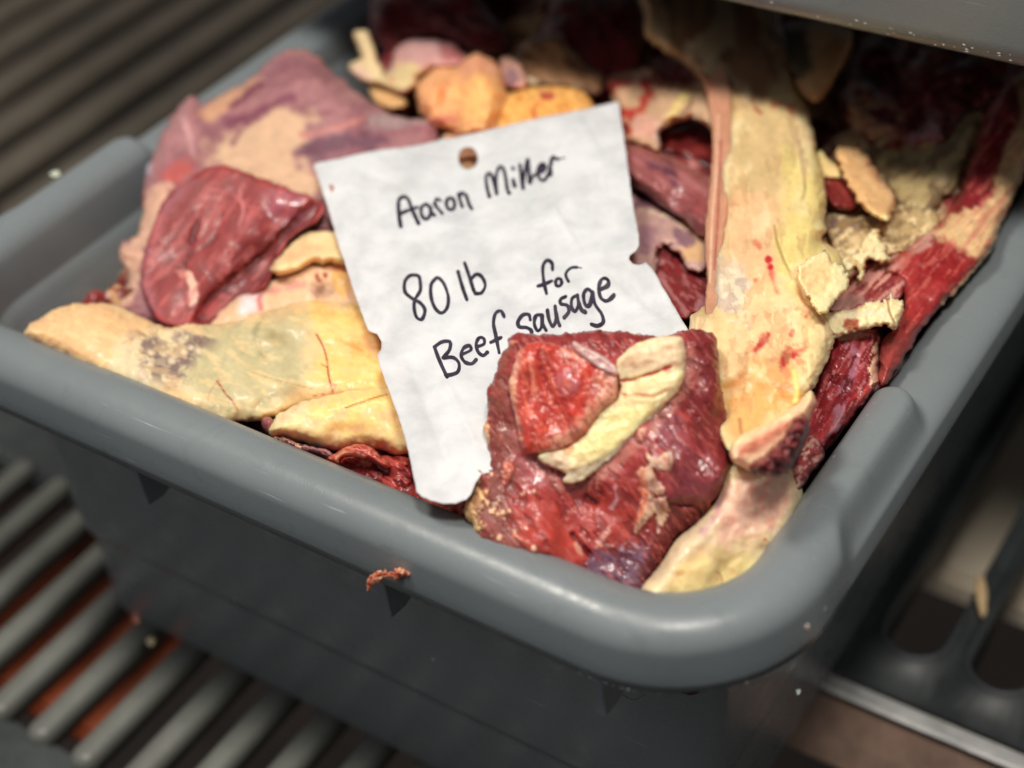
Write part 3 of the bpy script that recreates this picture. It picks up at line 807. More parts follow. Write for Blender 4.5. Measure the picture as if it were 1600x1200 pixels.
# ---- long yellow fat slab on the front rim
slab('fat_slab', z4([(108, 305), (120, 285), (150, 268), (190, 245), (230, 220), (300, 200), (400, 195), (470, 205), (560, 240), (640, 275), (710, 297), (790, 280), (900, 285), (1000, 265), (1100, 235), (1200, 200), (1290, 185), (1400, 188), (1500, 212), (1640, 290), (1700, 500), (1640, 640), (1480, 620), (1300, 640), (1200, 640), (1140, 672), (1060, 690), (980, 690), (900, 710), (700, 660), (500, 560), (250, 430), (110, 340)]),
     [(80, 500, -0.004), (560, 475, -0.004), (400, 655, -0.016)], T=0.013, rw=44, s=2.2, base=(224, 190, 140), rough=0.0006, rs=34, ragged=2, wet=0.30, grain=0.042, fang=10, seed=7,
     heights=z4([(200, 300, .003), (400, 260, .004), (700, 330, -.005), (560, 420, .001), (900, 380, -.001), (1180, 260, .004), (1100, 400, -.004), (1400, 300, .004), (1300, 480, .003), (1000, 560, -.001), (800, 560, .002), (1130, 620, -.004)]),
     layers=[P(z4([(110, 300), (260, 210), (420, 200), (560, 250), (620, 300), (540, 360), (460, 430), (300, 420), (150, 340)]), (228, 182, 134), s=30, j=16, js=30),
             P(z4([(560, 340), (470, 440), (540, 520), (700, 540), (800, 600), (900, 640), (1000, 600), (900, 400), (760, 320)]), (214, 196, 160), s=24, j=14, js=20),
             P(z4([(850, 300), (1050, 255), (1230, 230), (1300, 260), (1260, 400), (1290, 480), (1200, 560), (1080, 640), (920, 640), (800, 560), (790, 400)]), (190, 178, 138), s=34, j=18, js=34),
             P(z4([(1280, 225), (1420, 205), (1600, 260), (1660, 560), (1450, 560), (1320, 520), (1300, 400)]), (236, 192, 116), s=26, j=16, js=26),
             P(z4([(1440, 330), (1560, 300), (1640, 340), (1640, 440), (1520, 420), (1440, 390)]), (226, 152, 72), s=22, j=10, js=16),
             N((112, 86, 92), 13, 11, 30, 0.0, a=.75, s=18, p=z4([(560, 320), (690, 310), (860, 320), (900, 360), (820, 430), (760, 540), (640, 510), (590, 440)])),
             N((120, 92, 92), 18, 14, 30, -0.05, a=.55, s=16, p=z4([(600, 330), (700, 315), (860, 330), (800, 430), (740, 530), (650, 500)])),
             Dt(z4([(640, 400, 5), (690, 410, 4), (720, 440, 5), (770, 400, 5), (800, 380, 4), (640, 440, 5), (600, 490, 7), (760, 350, 4), (830, 395, 4)]), (205, 186, 160), s=5, j=3, h=.0006),
             Ln(z4([(1310, 330), (1335, 375), (1352, 430), (1360, 500), (1378, 565)]), 1.5, (158, 62, 34), s=2), Ln(z4([(1330, 450), (1352, 462)]), .9, (158, 62, 34), s=1.8), Ln(z4([(1362, 545), (1388, 530), (1380, 552)]), 1.1, (170, 66, 36), s=2),
             Dt(z4([(1312, 332, 1.6), (1376, 556, 2)]), (160, 60, 40), s=2),
             Ln(z4([(908, 520), (940, 570), (968, 600), (990, 640)]), 1.4, (158, 70, 42), s=1.8), Ln(z4([(905, 520), (880, 560), (866, 600)]), .6, (180, 110, 70), s=2), Dt(z4([(908, 522, 2.4)]), (170, 80, 60), s=4),
             Ln(z4([(1040, 480), (1150, 515), (1290, 550)]), .7, (150, 120, 70), s=2.5), Ln(z4([(520, 365), (560, 345)]), 1.0, (205, 120, 90), s=3), Ln(z4([(1300, 580), (1340, 572)]), 1.0, (190, 90, 60), s=3),
             Ln(z4([(1100, 250), (1060, 330), (1100, 420)]), 3, (160, 148, 110), s=12, j=5, h=-.0006), N((238, 205, 150), 30, 10, 20, 0.25, a=.35, s=12),
             Ln(z4([(250, 200), (290, 195)]), 3, (190, 70, 60), s=5, j=2)],
     label='long yellow fat slab with a purple bruise and thin red veins, resting on the front rim', cat='fat', group=FAT)
slab('fat_pad', z4([(1128, 748), (1126, 700), (1180, 645), (1300, 592), (1450, 562), (1620, 548), (1760, 560), (1780, 800), (1680, 840), (1600, 815), (1500, 800), (1400, 812), (1310, 795), (1230, 768)]),
     [(430, 680, -0.015), (610, 612, -0.006), (620, 710, -0.018)], T=0.014, rw=26, s=2.2, base=(242, 208, 146), rough=0.0006, rs=30, wet=0.25, grain=0.028, seed=8,
     heights=z4([(1300, 680, .003), (1500, 640, .003), (1450, 780, -.001)]),
     layers=[Ln(z4([(1180, 755), (1300, 785), (1400, 805), (1600, 805)]), 5, (214, 186, 160), s=12, j=7, js=9), P(z4([(1130, 640), (1300, 560), (1300, 640), (1160, 720)]), (230, 206, 160), s=16, j=6),
             P(z4([(1330, 610), (1620, 560), (1700, 700), (1500, 740), (1360, 700)]), (246, 204, 128), s=24, j=10), Ln(z4([(1440, 636), (1520, 606), (1610, 578)]), 1.4, (176, 116, 46), s=1.8, h=-.0006), N((236, 190, 150), 12, 8, 0, 0.35, a=.5, s=8)],
     label='thick smooth yellow pad of fat with a fine slit, left of the note bottom', cat='fat', group=FAT)
slab('beef_scrap', z4([(1085, 690), (1120, 668), (1140, 690), (1138, 750), (1115, 745), (1095, 725)]), [(412, 655, -0.010), (425, 650, -0.008), (420, 680, -0.014)], T=0.004, s=1.6, base=(140, 78, 82), wet=.8, seed=9,
     label='tiny purple end of beef in the dark gap on the front rim', cat='meat', group=CUT)
slab('beef_scrap', z4([(1150, 752), (1200, 762), (1260, 785), (1340, 800), (1385, 830), (1360, 850), (1290, 830), (1200, 800), (1140, 780)]), [(440, 690, -0.012), (470, 692, -0.010), (510, 716, -0.014)], T=0.004, s=1.6, base=(150, 104, 104), wet=.8, seed=10,
     layers=[P(z4([(1140, 745), (1230, 770), (1260, 800), (1180, 800)]), (214, 150, 120), s=6, j=3), N((100, 56, 66), 8, 4, 20, .1, s=5)],
     label='thin mauve and peach scrap squeezed under the yellow fat pad at the front rim', cat='meat', group=CUT)
slab('beef_cut', z5([(150, 720), (200, 690), (250, 672), (330, 690), (420, 700), (520, 715), (560, 840), (640, 870), (745, 880), (790, 980), (700, 1010), (560, 960), (420, 890), (260, 810), (150, 760)]),
     [(520, 715, -0.020), (640, 720, -0.014), (720, 810, -0.020)], T=0.009, rw=20, s=2.0, base=(150, 44, 42), rough=.0016, rs=18, wet=.8, grain=.8, fang=28, seed=11,
     layers=[N((176, 70, 62), 26, 6, 25, .15, s=6, h=.0006), N((110, 26, 28), 20, 8, 25, .25, s=6), Ln(z5([(560, 880), (640, 900), (740, 930)]), 3, (180, 80, 70), s=6)],
     label='raw red beef visible below the note end along the front rim', cat='meat', group=CUT)
slab('beef_strip', z5([(160, 712), (190, 690), (240, 662), (290, 650), (340, 662), (390, 700), (425, 735), (415, 752), (370, 740), (300, 712), (240, 705), (215, 735), (190, 730)]),
     [(520, 710, -0.008), (560, 695, -0.004), (600, 730, -0.010)], T=0.006, rw=10, s=1.7, base=(172, 62, 54), rough=.0008, rs=14, wet=.8, grain=.7, fang=30, seed=12,
     layers=[Ln(z5([(200, 728), (215, 700), (260, 690), (320, 702)]), 3, (216, 150, 120), s=5, j=3), N((205, 120, 100), 18, 3, 30, .35, s=4, a=.6)],
     label='curled red strip of beef just left of the note end at the front rim', cat='meat', group=CUT)

# ---- back: fat knobs and pale pieces
slab('fat_lump', zb([(480, 480), (490, 420), (540, 360), (610, 335), (680, 345), (720, 300), (780, 270), (850, 290), (910, 350), (930, 430), (930, 500), (900, 600), (860, 700), (700, 700), (640, 650), (560, 630), (500, 560)]),
     [(660, 180, 0.000), (740, 90, 0.004), (780, 200, 0.006)], T=0.024, rw=38, s=3, base=(236, 172, 116), rough=0.0016, rs=22, ragged=3, wet=0.15, grain=0.017, seed=13,
     heights=zb([(560, 470, .006), (660, 500, -.009), (690, 400, -.004), (780, 400, .008), (770, 560, .006), (620, 600, .001), (850, 330, -.002)]),
     layers=[P(zb([(490, 500), (520, 400), (600, 350), (680, 380), (660, 500), (620, 600), (520, 580)]), (238, 170, 118), s=18, j=8), P(zb([(700, 330), (800, 270), (900, 330), (920, 400), (830, 380), (740, 400)]), (222, 156, 120), s=14, j=8),
             P(zb([(700, 430), (800, 380), (880, 440), (880, 560), (760, 620), (700, 540)]), (246, 184, 116), s=20, j=8), Ln(zb([(560, 620), (620, 590), (680, 600)]), 6, (205, 120, 100), s=12, j=5),
             N((214, 140, 96), 10, 8, 0, .25, a=.5, s=8)],
     label='lumpy peach fat knob with two rounded lobes directly behind the note', cat='fat', group=FAT)
slab('fat_lump', zb([(830, 640), (840, 580), (900, 500), (960, 460), (1050, 435), (1150, 430), (1250, 440), (1320, 465), (1360, 500), (1390, 560), (1340, 640), (1100, 760), (880, 760)]),
     [(770, 190, 0.002), (860, 140, 0.004), (930, 180, 0.006)], T=0.016, rw=28, s=2.6, base=(232, 166, 88), rough=0.0018, rs=11, ragged=2, wet=0.10, grain=0.017, seed=14,
     layers=[N((240, 184, 108), 9, 9, 0, .05, a=.7, s=8, h=.0006), N((200, 126, 60), 8, 6, 0, .25, a=.6, s=5, h=-.0006),
             P(zb([(1110, 470), (1160, 460), (1175, 490), (1150, 510), (1100, 500)]), (176, 74, 56), s=8, j=6), Ln(zb([(1110, 505), (1075, 530), (1065, 580)]), 2.4, (196, 96, 60), s=5, j=2)],
     label='crumbly orange fat knob with a dark red spot behind the top edge of the note', cat='fat', group=FAT)
slab('fat_curl', zb([(900, 290), (950, 280), (1000, 320), (1030, 370), (1030, 420), (1000, 440), (950, 440), (910, 420), (900, 360)]), [(785, 95, 0.004), (815, 130, 0.006), (790, 135, 0.004)], T=.008, s=2.6, base=(196, 150, 132), wet=0.40, seed=15,
     layers=[P(zb([(920, 330), (960, 330), (990, 400), (960, 440), (920, 420)]), (140, 105, 110), s=10, j=5)],
     label='small curled mauve rim of fat against the right of the two-lobed knob', cat='fat', group=FAT)
slab('fat_flap', zb([(360, 300), (380, 240), (440, 205), (520, 192), (600, 200), (670, 215), (700, 250), (740, 290), (700, 330), (620, 340), (560, 345), (500, 380), (480, 440), (400, 470), (340, 440), (290, 420), (280, 380), (330, 350)]),
     [(600, 130, 0.000), (660, 65, 0.002), (720, 100, 0.002)], T=.010, rw=20, s=3, base=(196, 150, 146), rough=0.0011, rs=24, wet=0.50, grain=0.035, seed=16,
     layers=[P(zb([(330, 360), (420, 320), (520, 340), (480, 420), (400, 460), (310, 420)]), (206, 184, 138), s=14, j=8), P(zb([(600, 210), (690, 230), (730, 290), (640, 310)]), (168, 100, 100), s=14, j=6), Dt(zb([(355, 395, 4)]), (190, 110, 90), s=6)],
     label='pale pink and cream flap of fat left of the peach knob at the back', cat='fat', group=FAT)
slab('fat_strip', zb([(165, 160), (200, 150), (240, 155), (265, 220), (290, 300), (320, 360), (330, 420), (270, 420), (220, 415), (180, 390), (140, 350), (145, 320), (190, 300), (210, 290), (185, 230)]),
     [(555, 60, 0.006), (550, 110, 0.000), (600, 125, 0.002)], T=.007, rw=12, s=2.6, base=(214, 188, 146), rough=0.0008, wet=0.20, grain=0.017, seed=17, layers=[P(zb([(150, 330), (220, 340), (260, 400), (180, 400)]), (220, 182, 160), s=8, j=4)],
     label='upright cream strip of fat at the far left corner of the pile', cat='fat', group=FAT)
slab('fat_scrap', zb([(240, 440), (300, 425), (380, 460), (430, 500), (420, 540), (340, 545), (270, 510)]), [(580, 140, -0.004), (630, 150, -0.004), (600, 168, -0.004)], T=.006, s=3, base=(205, 160, 110), wet=0.20, seed=18,
     label='small tan scrap of fat between the purple flank and the peach knob', cat='fat', group=FAT)
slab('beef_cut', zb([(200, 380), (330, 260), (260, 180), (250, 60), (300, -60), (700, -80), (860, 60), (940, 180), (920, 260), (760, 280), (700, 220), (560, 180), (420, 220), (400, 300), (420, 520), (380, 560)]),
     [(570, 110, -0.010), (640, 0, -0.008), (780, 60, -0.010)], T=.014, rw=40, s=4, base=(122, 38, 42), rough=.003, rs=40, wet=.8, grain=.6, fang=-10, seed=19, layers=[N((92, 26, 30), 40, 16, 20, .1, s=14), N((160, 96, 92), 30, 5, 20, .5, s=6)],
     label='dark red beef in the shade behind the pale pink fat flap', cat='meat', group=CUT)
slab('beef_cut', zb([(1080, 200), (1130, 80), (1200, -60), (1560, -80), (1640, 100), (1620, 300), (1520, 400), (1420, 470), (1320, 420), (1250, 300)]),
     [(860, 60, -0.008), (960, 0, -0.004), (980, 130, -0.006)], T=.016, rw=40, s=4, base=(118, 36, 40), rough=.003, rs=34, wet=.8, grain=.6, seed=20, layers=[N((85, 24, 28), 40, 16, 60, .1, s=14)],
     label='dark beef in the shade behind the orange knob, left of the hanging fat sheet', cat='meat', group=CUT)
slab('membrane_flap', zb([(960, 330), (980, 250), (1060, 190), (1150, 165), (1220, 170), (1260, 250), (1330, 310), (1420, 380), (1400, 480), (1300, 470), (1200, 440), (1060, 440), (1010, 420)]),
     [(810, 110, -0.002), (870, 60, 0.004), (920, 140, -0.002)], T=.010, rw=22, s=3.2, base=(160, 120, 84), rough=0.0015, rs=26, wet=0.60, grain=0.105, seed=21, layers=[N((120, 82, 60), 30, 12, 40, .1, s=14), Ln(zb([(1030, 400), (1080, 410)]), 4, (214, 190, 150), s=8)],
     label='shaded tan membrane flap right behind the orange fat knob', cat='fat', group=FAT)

slab('fat_pad', [(690, 215), (730, 200), (790, 215), (790, 270), (740, 290), (690, 270)], [(700, 220, 0.002), (780, 220, 0.002), (740, 280, 0.002)], T=.006, s=2, base=(206, 158, 122), wet=0.30, grain=0.035, seed=52,
     layers=[Ln([(715, 240), (735, 236), (750, 246)], 3, (224, 190, 170), s=6, j=2), P([(700, 222), (760, 222), (750, 236), (710, 238)], (170, 120, 90), s=6)],
     label='peach fat seen through the punched hole of the note', cat='fat', group=FAT)

# ---- middle right: muscle roll, membranes between note and fat sheet
slab('beef_roll', zm([(120, 350), (180, 370), (260, 390), (380, 450), (480, 505), (560, 540), (610, 600), (600, 780), (540, 810), (480, 800), (430, 750), (400, 720), (330, 680), (230, 610), (150, 560), (90, 500)]),
     [(985, 240, 0.000), (1110, 285, 0.004), (1060, 330, 0.000)], T=.016, rw=30, s=2.2, base=(150, 84, 84), rough=.0012, rs=26, ragged=1.5, wet=.85, grain=.45, fang=35, seed=22,
     heights=zm([(410, 640, -.005), (470, 680, .005), (300, 520, .004), (200, 480, .003)]),
     layers=[Ln(zm([(180, 375), (300, 410), (420, 470), (540, 525)]), 4, (186, 120, 104), s=8, j=3), Ln(zm([(270, 470), (360, 510), (380, 560)]), 6, (110, 62, 76), s=12, j=6), Ln(zm([(200, 600), (300, 640), (400, 710)]), 4, (115, 64, 74), s=9),
             P(zm([(400, 640), (470, 600), (520, 640), (520, 780), (450, 760)]), (146, 72, 74), s=10, j=5), N((176, 112, 112), 40, 6, 35, .25, a=.6, s=8)],
     label='smooth mauve roll of muscle running from the note to the hanging fat sheet', cat='meat', group=CUT)
slab('membrane_sheet', zm([(150, 560), (230, 600), (320, 660), (400, 720), (470, 780), (540, 820), (560, 900), (520, 970), (440, 960), (400, 900), (340, 850), (300, 870), (290, 960), (270, 1010), (180, 980), (130, 900), (120, 700)]),
     [(990, 300, -0.008), (1090, 390, -0.004), (1000, 420, 0.000)], T=.007, rw=14, s=2.0, base=(186, 150, 142), rough=0.0010, rs=18, ragged=4, rag_s=9, wet=0.80, grain=0.070, seed=23,
     layers=[P(zm([(150, 560), (260, 600), (380, 700), (280, 700), (200, 680)]), (136, 92, 104), s=14, j=8), P(zm([(200, 760), (300, 760), (280, 860), (200, 880)]), (158, 118, 126), s=16, j=9), P(zm([(400, 820), (480, 800), (500, 900), (420, 930)]), (212, 172, 128), s=12, j=6),
             P(zm([(360, 780), (430, 780), (460, 830), (400, 860)]), (138, 102, 112), s=8, j=5), Ln(zm([(220, 680), (350, 720), (430, 760)]), 3, (214, 186, 160), s=8, j=5)],
     label='pale mauve membrane with torn hole beside the right edge of the note', cat='fat', group=FAT)
slab('beef_cut', zm([(200, 1000), (300, 930), (330, 850), (400, 880), (440, 960), (510, 980), (560, 1090), (540, 1150), (470, 1180), (420, 1200), (360, 1180), (300, 1100), (240, 1040)]),
     [(1010, 430, -0.006), (1100, 430, -0.010), (1075, 490, 0.000)], T=.009, rw=14, s=2.0, base=(126, 40, 42), rough=.0016, rs=14, wet=.9, grain=.6, fang=40, seed=24,
     layers=[N((160, 92, 92), 14, 5, 40, .3, s=5), Ln(zm([(300, 1000), (380, 1100), (440, 1180)]), 3, (170, 110, 110), s=6, j=4), P(zm([(480, 1100), (550, 1090), (550, 1150), (470, 1180)]), (164, 110, 112), s=7, j=4)],
     label='small dark red beef cut wedged between the note and the fat sheet', cat='meat', group=CUT)
slab('beef_cut', zm([(60, 140), (60, 60), (150, 40), (260, 20), (360, 60), (450, 80), (560, 60), (640, 150), (640, 330), (560, 330), (500, 270), (440, 260), (340, 290), (300, 330), (310, 420), (260, 400), (180, 370), (120, 350), (120, 240)]),
     [(960, 150, 0.000), (1090, 130, 0.004), (1030, 220, 0.006)], T=.012, rw=26, s=2.6, base=(196, 160, 128), rough=.0022, rs=22, ragged=3, wet=.5, grain=.2, seed=25,
     heights=zm([(100, 100, .003), (230, 180, -.003), (330, 200, .004), (500, 160, .002)]),
     layers=[Ln(zm([(50, 150), (90, 100), (160, 90)]), 6, (160, 50, 42), s=10, j=6), Ln(zm([(130, 230), (200, 220), (250, 150), (240, 100)]), 9, (180, 58, 46), s=12, j=8), Ln(zm([(130, 280), (160, 310)]), 7, (176, 60, 48), s=10, j=5),
             P(zm([(240, 90), (400, 100), (560, 60), (500, 20), (300, 20)]), (120, 40, 38), s=18, j=10), Ln(zm([(350, 250), (400, 180), (430, 150)]), 6, (226, 200, 132), s=10, j=5), P(zm([(180, 250), (280, 250), (280, 340), (200, 340)]), (206, 156, 138), s=12, j=6),
             Ln(zm([(290, 290), (290, 350), (310, 410)]), 3, (226, 186, 168), s=5, j=3), Ln(zm([(400, 230), (440, 200), (450, 160)]), 1.6, (90, 50, 30), s=4, h=-.001)],
     label='cream and red streaked beef cut at the upper right corner of the note', cat='meat', group=CUT)
slab('beef_cut', zm([(300, 350), (330, 300), (420, 280), (470, 255), (530, 300), (580, 350), (570, 500), (480, 500), (380, 450), (310, 420)]),
     [(1035, 210, -0.010), (1110, 215, -0.010), (1090, 260, -0.012)], T=.010, rw=20, s=2.4, base=(120, 36, 34), rough=.0014, rs=18, wet=.85, grain=.4, seed=26,
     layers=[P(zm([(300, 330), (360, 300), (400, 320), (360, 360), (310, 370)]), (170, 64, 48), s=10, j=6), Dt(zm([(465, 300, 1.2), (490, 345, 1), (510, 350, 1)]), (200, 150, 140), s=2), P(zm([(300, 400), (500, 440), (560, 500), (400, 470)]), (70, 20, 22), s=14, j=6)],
     label='dark red hollow cut of beef left of the hanging sheet top', cat='meat', group=CUT)

# ---- the large hanging sheet of fat
slab('fat_sheet', [(1006, 20), (1000, -40), (1180, -50), (1230, 60), (1240, 130), (1262, 170), (1272, 215), (1282, 250), (1290, 290), (1292, 316), (1288, 345), (1294, 358), (1284, 374), (1300, 386), (1316, 402), (1318, 420), (1300, 450), (1286, 480), (1296, 498), (1304, 520), (1300, 545), (1286, 580), (1268, 612), (1240, 640), (1206, 668), (1176, 700), (1150, 712), (1128, 690), (1110, 640), (1098, 570), (1078, 530), (1076, 500), (1092, 482), (1106, 468), (1103, 430), (1102, 380), (1105, 330), (1110, 280), (1116, 220), (1116, 170), (1100, 130), (1050, 90), (1010, 60)],
     [(1100, 490, 0.014), (1290, 500, 0.010), (1140, 20, 0.010)], T=.017, rw=50, s=2.2, base=(226, 196, 142), rough=0.0018, rs=60, ragged=2.4, wet=0.30, grain=0.014, fang=85, fstretch=8, seed=27,
     heights=[(1120, 300, .002), (1132, 330, -.003), (1160, 300, .004), (1200, 250, .004), (1250, 260, -.001), (1200, 400, .005), (1260, 400, .004), (1150, 470, .002), (1160, 620, -.010), (1190, 640, -.008), (1220, 560, .0), (1260, 560, .004), (1130, 560, .005), (1180, 500, .003), (1100, 60, -.004), (1180, 100, -.004), (1280, 520, .003)],
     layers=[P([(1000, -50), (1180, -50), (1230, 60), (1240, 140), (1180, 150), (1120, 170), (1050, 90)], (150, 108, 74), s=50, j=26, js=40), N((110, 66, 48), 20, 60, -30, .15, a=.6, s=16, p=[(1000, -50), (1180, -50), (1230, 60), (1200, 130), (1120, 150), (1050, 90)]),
             P([(1120, 200), (1210, 180), (1230, 260), (1190, 330), (1130, 320), (1120, 260)], (206, 178, 130), s=26, j=14, js=24),
             P([(1130, 320), (1190, 300), (1220, 380), (1190, 470), (1150, 440), (1120, 380)], (226, 184, 140), s=26, j=14, js=24),
             P([(1220, 230), (1270, 240), (1290, 320), (1280, 380), (1316, 410), (1290, 460), (1230, 450), (1210, 380), (1230, 310)], (224, 202, 132), s=18, j=12, js=20),
             P([(1130, 470), (1190, 440), (1260, 480), (1250, 560), (1200, 620), (1150, 620), (1130, 560)], (238, 198, 150), s=28, j=14, js=24),
             P([(1140, 600), (1180, 560), (1230, 560), (1250, 610), (1190, 660), (1150, 690)], (228, 172, 108), s=40, j=14, js=26),
             P([(1262, 470), (1296, 500), (1300, 550), (1270, 600), (1240, 600), (1250, 540)], (232, 206, 152), s=14, j=8, js=16),
             Ln([(1118, 150), (1120, 220), (1114, 290), (1108, 360), (1105, 420), (1106, 470)], 4.5, (190, 126, 104), s=7, j=3, h=.0012), Ln([(1128, 230), (1124, 300), (1118, 380), (1116, 440)], 3.5, (176, 112, 88), s=7, j=4, h=-.0016),
             P([(1112, 400), (1140, 395), (1165, 430), (1160, 480), (1130, 475), (1112, 450)], (196, 174, 158), s=12, j=8, js=10), N((226, 214, 190), 9, 12, 80, .2, a=.7, s=5, p=[(1125, 420), (1170, 430), (1180, 520), (1140, 500)]),
             Ln([(1199, 405), (1204, 425), (1212, 450)], 3.5, (222, 110, 92), s=8, j=2), Ln([(1180, 375), (1186, 384)], 4, (214, 110, 84), s=7, j=2), Dt([(1199, 400, 5.5), (1203, 412, 4)], (196, 40, 44), s=4, j=1.5),
             P([(1176, 540), (1184, 526), (1192, 512), (1202, 512), (1200, 524), (1190, 532), (1182, 542)], (190, 48, 44), s=6, j=2.5, js=5), Ln([(1168, 542), (1180, 536)], 2, (206, 90, 66), s=6, j=2), P([(1216, 566), (1218, 548), (1228, 534), (1240, 538), (1246, 546), (1232, 554), (1222, 570)], (184, 44, 40), s=6, j=2.5, js=5), Ln([(1240, 540), (1252, 536)], 2.5, (216, 110, 84), s=7), P([(1230, 516), (1234, 506), (1239, 506), (1237, 518)], (190, 40, 40), s=3), Dt([(1256, 486, 2.5), (1180, 432, 3)], (206, 80, 60), s=5, j=3),
             N((222, 130, 96), 10, 14, 70, .38, a=.6, s=8, p=[(1170, 480), (1260, 480), (1240, 600), (1180, 560)]),
             Ln([(1243, 200), (1248, 230), (1256, 270)], 2.4, (130, 50, 42), s=5, j=3), Ln([(1210, 165), (1228, 168), (1236, 175)], 6, (206, 120, 84), s=12, j=7), Ln([(1180, 172), (1188, 180)], 2.4, (170, 60, 46), s=6),
             Ln([(1209, 350), (1212, 370), (1222, 400), (1232, 420)], 1.8, (176, 148, 92), s=4, h=-.0014), Ln([(1250, 240), (1256, 290), (1252, 310)], 1.8, (170, 142, 96), s=4, h=-.0012), Ln([(1246, 440), (1252, 460), (1268, 480), (1284, 500)], 1.8, (206, 150, 110), s=4, h=-.0016, j=1),
             Ln([(1238, 570), (1244, 600), (1240, 620)], 3.5, (240, 214, 130), s=6, h=.001), Ln([(1156, 650), (1160, 690)], 2, (170, 110, 60), s=8, h=-.002),
             P([(1078, 500), (1110, 490), (1120, 520), (1090, 530)], (232, 206, 160), s=8, j=4), N((240, 220, 176), 50, 30, 85, .2, a=.4, s=24), N((190, 150, 104), 16, 34, 5, .35, a=.4, s=8, h=-.0005), N(None, 130, 40, 80, 0, s=60, hs=60, h=.0026, o=2)],
     label='large hanging sheet of yellow and peach fat with red blood spots, right of the note', cat='fat', group=FAT)
slab('fat_flap', zs([(590, 960), (640, 910), (700, 880), (715, 865), (735, 900), (760, 930), (800, 950), (826, 1000), (822, 1060), (790, 1080), (760, 1120), (725, 1170), (690, 1165), (650, 1110), (610, 1060)]),
     [(1248, 420, 0.030), (1325, 440, 0.024), (1280, 485, 0.026)], T=.004, rw=7, s=1.7, base=(236, 218, 168), rough=0.0006, rs=10, ragged=3, rag_s=7, wet=0.15, grain=0.017, seed=28,
     layers=[P(zs([(600, 980), (700, 910), (760, 990), (720, 1060), (650, 1070)]), (238, 200, 146), s=12, j=6, h=-.0008, hs=14)],
     label='torn cream flap of fat curling off the right side of the hanging sheet', cat='fat', group=FAT)

slab('membrane_strap', [(1070, 20), (1110, 60), (1138, 120), (1142, 200), (1142, 260), (1136, 330), (1126, 400), (1124, 450), (1120, 500), (1102, 490), (1104, 430), (1101, 380), (1104, 330), (1109, 280), (1113, 230), (1110, 180), (1098, 130), (1076, 90)],
     [(1110, 480, 0.0205), (1128, 480, 0.0215), (1100, 100, 0.017)], T=.0018, rw=7, s=1.8, base=(198, 140, 112), rough=.0006, rs=20, ragged=1.5, wet=.7, grain=.25, fang=88, seed=72,
     layers=[Ln([(1122, 180), (1120, 260), (1113, 340), (1109, 440)], 1.6, (232, 178, 154), s=3), Ln([(1126, 220), (1122, 330), (1116, 420)], 2, (170, 96, 78), s=4)],
     label='narrow brownish strap of membrane along the left edge of the hanging sheet', cat='fat', group=FAT)

# ---- below the sheet: rolled edge, dark nugget, corner fat
slab('fat_wedge', zq([(375, 800), (400, 762), (470, 722), (540, 690), (600, 655), (660, 612), (710, 560), (735, 600), (720, 650), (700, 700), (680, 760), (640, 800), (560, 860), (480, 900), (420, 880), (380, 850)]),
     [(1145, 700, 0.019), (1260, 630, 0.021), (1180, 725, 0.012)], T=.011, rw=16, s=2, base=(234, 190, 154), rough=0.0008, rs=18, wet=0.30, grain=0.105, fang=-32, seed=29,
     layers=[Ln(zq([(385, 785), (480, 725), (600, 660), (700, 570)]), 5, (240, 212, 160), s=8, j=3), Ln(zq([(420, 820), (520, 760), (620, 700)]), 7, (226, 158, 130), s=12, j=5)],
     label='narrow rolled wedge of pinkish fat between the front chunk and the right rim', cat='fat', group=FAT)
slab('beef_nugget', zq([(458, 880), (480, 850), (530, 820), (560, 790), (600, 740), (640, 680), (680, 660), (705, 690), (705, 740), (680, 790), (650, 850), (620, 900), (570, 925), (520, 922), (480, 915)]),
     [(1180, 735, 0.024), (1255, 655, 0.030), (1230, 740, 0.017)], T=.010, rw=14, s=1.8, base=(112, 44, 46), rough=.0024, rs=9, ragged=3, rag_s=8, wet=.8, grain=.4, seed=30, layers=[N((140, 70, 70), 8, 6, 0, .2, s=5), N((84, 28, 32), 7, 7, 0, .2, s=5, h=-.0006)],
     label='dark lumpy nugget of beef on the pinkish fat wedge near the right rim', cat='meat', group=CUT)
